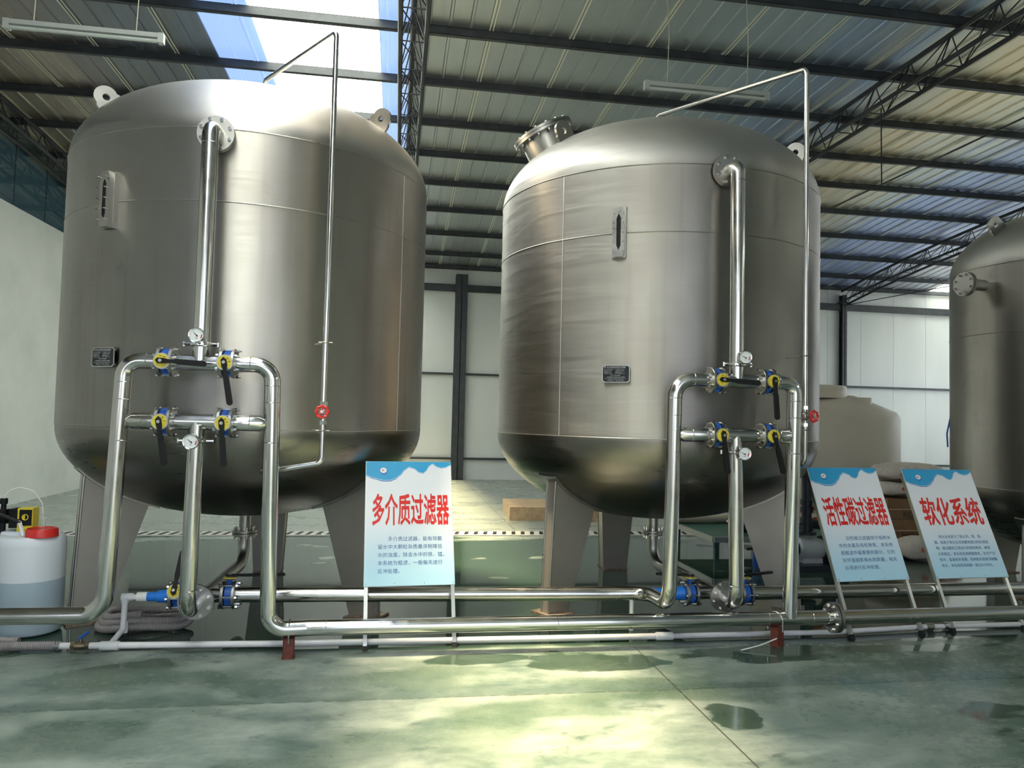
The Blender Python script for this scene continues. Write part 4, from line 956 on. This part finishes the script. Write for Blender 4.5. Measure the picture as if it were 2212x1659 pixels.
# ------------------------------------------------------------------ sign boards
def sign(label, loc, yaw, lean, W, s1, s2, title, tw, body, bsize, px, pw):
    t = thing('sign_board', label, 'sign', loc, (-lean, 0, yaw), 'leaning information boards')
    P = lambda n, b, m_, par=None, **k: part(n, b, m_, par or t, local=True, **k)
    H = s2 - s1
    pl = P('panel', MB().span((0, -0.006, s1), (W, 0.0, s2)), M['sign'])
    P('panel_edge', MB().span((-0.002, -0.001, s1 - 0.002), (W + 0.002, 0.006, s2 + 0.002)), M['alu'], pl)
    for x in (0.014, W - 0.014):
        ps = P('post', MB().span((x - 0.0125, 0.008, 0.02), (x + 0.0125, 0.033, s2 - 0.03)), M['alu'])
        P('rubber_foot', MB().span((x - 0.016, 0.004, 0.0), (x + 0.016, 0.037, 0.035)), M['rubber'], ps)
    P('cross_bar', MB().span((0.0, 0.008, s1 + 0.02), (W, 0.03, s1 + 0.045)).span((0.0, 0.008, s2 - 0.06), (W, 0.03, s2 - 0.035)), M['alu'])
    F = frame_m((0, -0.0062, s2), (1, 0, 0), (0, 0, 1)); F = F if (F.to_3x3() @ V((0, 0, 1))).y < 0 else frame_m((0, -0.0062, s2), (1, 0, 0), (0, 0, 1))
    # cyan field with a wavy lower edge
    prof = [(0.0, 0.105), (0.08, 0.125), (0.2, 0.143), (0.28, 0.143), (0.34, 0.128), (0.40, 0.098), (0.45, 0.060), (0.50, 0.040), (0.56, 0.052), (0.62, 0.082), (0.665, 0.088), (0.70, 0.070), (0.74, 0.030), (0.78, 0.014), (0.83, 0.036), (0.88, 0.046), (0.93, 0.042), (1.0, 0.022)]
    def wave(u):
        for (a0, b0), (a1, b1) in zip(prof, prof[1:]):
            if u <= a1: 
                q = (u - a0) / (a1 - a0); q = q * q * (3 - 2 * q) * 0.6 + q * 0.4; return b0 + (b1 - b0) * q
        return prof[-1][1]
    n = 90; us = [k / n for k in range(n + 1)]
    def strip(f0, f1, dep):
        vs = [F @ V((u * W, -f(u), dep)) for u in us for f in (f0, f1)]
        return MB().add(vs, [(2 * k, 2 * k + 1, 2 * k + 3, 2 * k + 2) for k in range(n)])
    hk = H / 0.9
    wv = P('wave_print', strip(lambda u: 0.0005, lambda u: wave(u) * hk, 0.0003), M['skyprint'], pl, label='cyan wave print')
    P('wave_edge', strip(lambda u: wave(u) * hk, lambda u: wave(u) * hk + 0.004, 0.0005), M['wavehi'], wv)
    P('wave_shadow', strip(lambda u: wave(u) * hk + 0.004, lambda u: wave(u) * hk + 0.006 + 0.005 * max(0, math.cos((u - 0.25) * 5)), 0.0005), M['wavelo'], wv)
    # droplet emblem
    cx, cy = 0.205 * W, -0.075 * hk
    disc = lambda x, y, r, ry, d: MB().add([F @ V((x + r * math.cos(2 * PI * k / 32), y + ry * math.sin(2 * PI * k / 32), d)) for k in range(32)], [tuple(range(32))])
    P('emblem', disc(cx, cy, 0.027, 0.027, 0.0006), M['wavelo'], pl, label='round drop emblem with a red dot')
    P('emblem_light', disc(cx - 0.002, cy + 0.005, 0.024, 0.021, 0.0008), M['white'], pl)
    P('emblem_dot', disc(cx - 0.006, cy + 0.006, 0.006, 0.005, 0.0010), M['red'], pl)
    text('title_edge_lettering', title, 0.1, F @ Matrix.Translation(((W - tw * W) / 2 + 0.012 - 0.003, -0.272 * H + 0.003, 0.0003)), M['white'], pl, bold=0.0046, depth=0.0001, fit=(tw * W + 0.006, 0.262 * H + 0.006))
    text('title_lettering', title, 0.1, F @ Matrix.Translation(((W - tw * W) / 2 + 0.012, -0.272 * H, 0.0012)), M['redink'], pl, bold=0.0021, depth=0.0003, fit=(tw * W, 0.262 * H))
    text('paragraph_lettering', body, bsize, F @ Matrix.Translation((px * W, -0.622 * H, 0.0006)), M['blueink'], pl, line=1.62, spacing=1.05, bold=0.0, fit=(pw * W, 0.285 * H))
    for x in (0.012, 0.33 * W, 0.66 * W, W - 0.012):
        for z in (s1 + 0.014, s2 - 0.010): P('screw', MB().cyl((x, -0.006, z), (x, -0.0085, z), 0.004, n=10), M['cast'], pl)
    return t
sign('white board with six red characters in front of the left tank', (-0.170, 4.965, 0), 0.069, 0.419, 0.617, 0.415, 1.31, '多介质过滤器', 0.88,
     '　　多介质过滤器，能有效截\n留水中大颗粒杂质悬浮物降低\n水的浊度，除去水中的铁、锰。\n本系统为粗滤，一般每天进行\n反冲处理。', 0.0325, 0.145, 0.745)
sign('slanting board with six red characters right of the middle tank', (3.300, 4.975, 0), 0.094, 0.420, 0.640, 0.410, 1.31, '活性碳过滤器', 0.89,
     '　　活性碳过滤器用于吸附水\n中的余氯及有机物等，本系统\n是粗滤中最重要的部分，它的\n好坏直接影响水的质量，每天\n必须进行反冲处理。', 0.0345, 0.15, 0.76)
sign('rightmost board with four red characters before the small tank', (4.200, 5.075, 0), 0.050, 0.439, 0.664, 0.405, 1.31, '软化系统', 0.84,
     '　　软化系统是为了阻止钙、镁、钡、\n锶、硅离子等在反渗透膜表面沉积形成垢\n物，保证膜的正常运行的使用寿命，确保\n水质稳定。本系统采用树脂软化，在生产过\n程中，监测其失效期，若树脂失效就须树脂\n再生，本系统的有效期一般在8小时内。', 0.0258, 0.125, 0.80)

# ------------------------------------------------------------------ background behind the tanks
t = thing('plastic_tank', 'beige round plastic water tank with stepped lid by the back wall', 'tank', (6.35, 10.3, 0)); c = (6.35, 10.3, 0)
part('shell', MB().lathe([(0, 0.01), (1.0, 0.01), (1.03, 0.06), (1.03, 1.62), (1.02, 1.68), (0.97, 1.75), (0.85, 1.80), (0.55, 1.93), (0.42, 1.98), (0, 2.0)], c, 80), M['beige'], t)
part('lid', MB().lathe([(0.42, 1.93), (0.40, 2.10), (0.385, 2.115), (0, 2.13)], (6.15, 10.15, 0), 48), M['beige'], t)
part('hatch', MB().lathe([(0.17, 1.78), (0.165, 1.93), (0.155, 1.945), (0, 1.95)], (6.60, 9.80, 0), 40), M['beige'], t)

t = thing('timber_crate', 'low pale timber slab lying on the dry floor behind the middle tank', 'timber', (2.3, 11.6, 0), (0, 0, -0.05))
b = MB()
for k in range(4): part('board', MB().span((-0.55, -0.58 + k * 0.29, 0.16), (1.2, -0.31 + k * 0.29, 0.20)), M['wood'], t, local=True)
part('frame', MB().span((-0.55, -0.58, 0), (1.2, -0.54, 0.16)).span((-0.55, 0.52, 0), (1.2, 0.56, 0.16)).span((-0.55, -0.54, 0), (-0.51, 0.52, 0.16)).span((1.16, -0.54, 0), (1.2, 0.52, 0.16)), M['wood'], t, local=True)

# cartons and sacks on a pallet between the plastic tank and the small tank
t = thing('pallet', 'dark timber pallet under the cartons and sacks', 'pallet', (6.55, 8.75, 0))
for k in range(5): part('board', MB().span((6.05, 8.30 + k * 0.19, 0.09), (7.1, 8.44 + k * 0.19, 0.11)), M['carton'], t)
part('runner', MB().span((6.05, 8.30, 0), (6.15, 9.2, 0.09)).span((6.5, 8.30, 0), (6.6, 9.2, 0.09)).span((7.0, 8.30, 0), (7.1, 9.2, 0.09)), M['carton'], t)
def carton(z, h, label, dx=0):
    t = thing('carton', label, 'box', (6.5 + dx, 8.8, z), group='brown cartons on the pallet')
    part('box', MB().span((6.1 + dx, 8.5, z), (6.95 + dx, 9.1, z + h)), M['carton'], t)
    part('tape', MB().span((6.095 + dx, 8.495, z + h * 0.46), (6.955 + dx, 9.105, z + h * 0.5)), M['wood'], t)
    text('box_lettering', 'RUM', 0.11, frame_m((6.30 + dx, 8.494, z + h * 0.42), (1, 0, 0), (0, 0, 1)), M['ink'], t, local=False)
carton(0.11, 0.27, 'lower brown carton on the pallet behind the signs'); carton(0.385, 0.25, 'upper brown carton on the pallet under the sacks', 0.02)
def sack(c, d, label, rz=0.0, prints=True):
    t = thing('sack', label, 'sack', (c[0], c[1], c[2] - d[2] / 2), (0, 0, rz), 'woven sacks with red print')
    def P(u, v_):
        x = d[0] / 2 * math.sin(u) * (abs(math.cos(v_)) ** 0.5 * (1 if math.cos(v_) >= 0 else -1)); return x
    vs = []; fs = []; n, m_ = 28, 14
    b = MB().ball((0, 0, 0), 1.0, n, m_)
    for i, p in enumerate(b.v):
        q = V((math.copysign(abs(p.x) ** 0.62, p.x) * d[0] / 2, math.copysign(abs(p.y) ** 0.62, p.y) * d[1] / 2, math.copysign(abs(p.z) ** 0.8, p.z) * d[2] / 2 + d[2] / 2))
        q += V((0.012 * math.sin(9 * p.y + 3 * p.x), 0.012 * math.sin(8 * p.x + 2 * p.z), 0.014 * math.sin(7 * p.x + 5 * p.y))); b.v[i] = q
    s_ = part('bag', b, M['sack'], t, local=True)
    if prints:
        for ox in (-0.18, 0.0, 0.17):
            bb = MB().ball((ox, -d[1] * 0.478, d[2] * 0.60), 0.055, 14, 8, (1.1, 0.30, 0.6)); part('red_print', bb, M['sackred'], t, local=True, label='red print')
sack((6.55, 8.80, 0.740), (0.92, 0.62, 0.19), 'woven sack lying on top of the brown cartons')
sack((6.60, 8.80, 0.955), (0.88, 0.60, 0.22), 'topmost woven sack of the stack beside the plastic tank')
sack((6.15, 7.85, 0.13), (0.80, 0.45, 0.26), 'woven sack with red print lying on the floor before the pallet')

# pump set with dark plastic pipes behind the second sign
t = thing('pump_set', 'dark plastic pump pipework with orange taps behind the middle tank', 'pump', (4.45, 7.5, 0))
part('pump_base', MB().span((4.0, 7.25, 0), (5.2, 7.85, 0.06)), M['navy'], t)
mo = part('motor', MB().rings([((4.30, 7.5, 0.20), 0.07), ((4.33, 7.5, 0.20), 0.115), ((4.52, 7.5, 0.20), 0.125), ((4.60, 7.5, 0.20), 0.10)], 30).box((4.45, 7.5, 0.08), (0.22, 0.2, 0.06)), M['barrel'], t, label='pale motor')
part('fan_cover', MB().cyl((4.28, 7.5, 0.20), (4.31, 7.5, 0.20), 0.085, n=24), M['rubber'], mo)
part('pump_body', MB().cyl((4.60, 7.5, 0.20), (4.85, 7.5, 0.20), 0.14, n=28).cyl((4.72, 7.5, 0.2), (4.72, 7.5, 0.42), 0.06), M['navy'], t)
vp = part('pipe', MB().tube([(4.43, 7.5, 1.07), (4.43, 7.5, 0.36)], 0.055, 18), M['navy'], t, label='dark upright pipe')
for z in (1.0, 0.70, 0.62, 0.50, 0.43): part('pipe_socket', MB().cyl((4.43, 7.5, z - 0.03), (4.43, 7.5, z + 0.03), 0.068, n=18), M['navy'], vp)
part('pipe', MB().tube([(4.43, 7.5, 0.47), (4.66, 7.5, 0.45), (4.72, 7.5, 0.10)], 0.05, 16, 0.12), M['navy'], t)
part('pipe_flange', MB().cyl((4.43, 7.5, 0.355), (4.43, 7.5, 0.385), 0.10, n=24), M['navy'], t)
part('tap_handle', MB().tube([(4.48, 7.46, 0.64), (4.56, 7.45, 0.63), (4.60, 7.45, 0.59)], 0.022, 10), M['orange'], t, label='orange tap handle')
part('tap_handle', MB().box((4.57, 7.44, 0.53), (0.17, 0.03, 0.03)).cyl((4.55, 7.45, 0.46), (4.55, 7.45, 0.53), 0.016, n=10), M['orange'], t, label='orange tap handle')

# low green platform with pump and blue valves seen under the middle tank
t = thing('platform', 'low green steel platform seen under the middle tank', 'platform', (3.9, 8.6, 0))
part('deck', MB().span((3.55, 7.9, 0.235), (5.6, 9.2, 0.255)), M['green'], t)
part('frame', MB().span((3.55, 7.88, 0.20), (5.6, 7.90, 0.26)).span((3.53, 7.9, 0.20), (3.55, 9.2, 0.26)), M['alu'], t)
for x, y in ((3.6, 7.95), (5.5, 7.95), (3.6, 9.1), (5.5, 9.1)): part('leg', MB().span((x - 0.025, y - 0.025, 0), (x + 0.025, y + 0.025, 0.235)), M['green'], t)
solo('filter_cartridge', MB().rings([((3.62, 7.5, 0), 0.07), ((3.62, 7.5, 0.20), 0.07), ((3.62, 7.5, 0.22), 0.05)], 24), M['blue'], 'small blue cylinder standing under the middle tank', 'cylinder')
solo('filter_cartridge', MB().rings([((3.90, 7.55, 0), 0.06), ((3.90, 7.55, 0.17), 0.06), ((3.90, 7.55, 0.19), 0.04)], 24), M['blue'], 'small blue cylinder by the leg under the middle tank', 'cylinder')
solo('cable', MB().tube([(3.70, 7.42, 0.21), (3.9, 7.38, 0.235), (4.12, 7.36, 0.23)], 0.014, 8), M['rubber'], 'black cable end lying over the blue cylinders', 'cable')
solo('plastic_pipe', MB().tube([(3.5, 9.0, 0.317), (5.6, 9.0, 0.317)], 0.06, 16), M['beige'], 'pale horizontal pipe beyond the green platform', 'pipe')
solo('plastic_pipe', MB().tube([(4.0, 8.25, 0.307), (4.7, 8.05, 0.307)], 0.05, 16), M['navy'], 'dark grey pipe lying on the green platform', 'pipe')
valve((4.05, 8.4, 0.36), 'blue valve standing on the green platform', 180, (-PI / 2, 0, 0.3), 0.3)
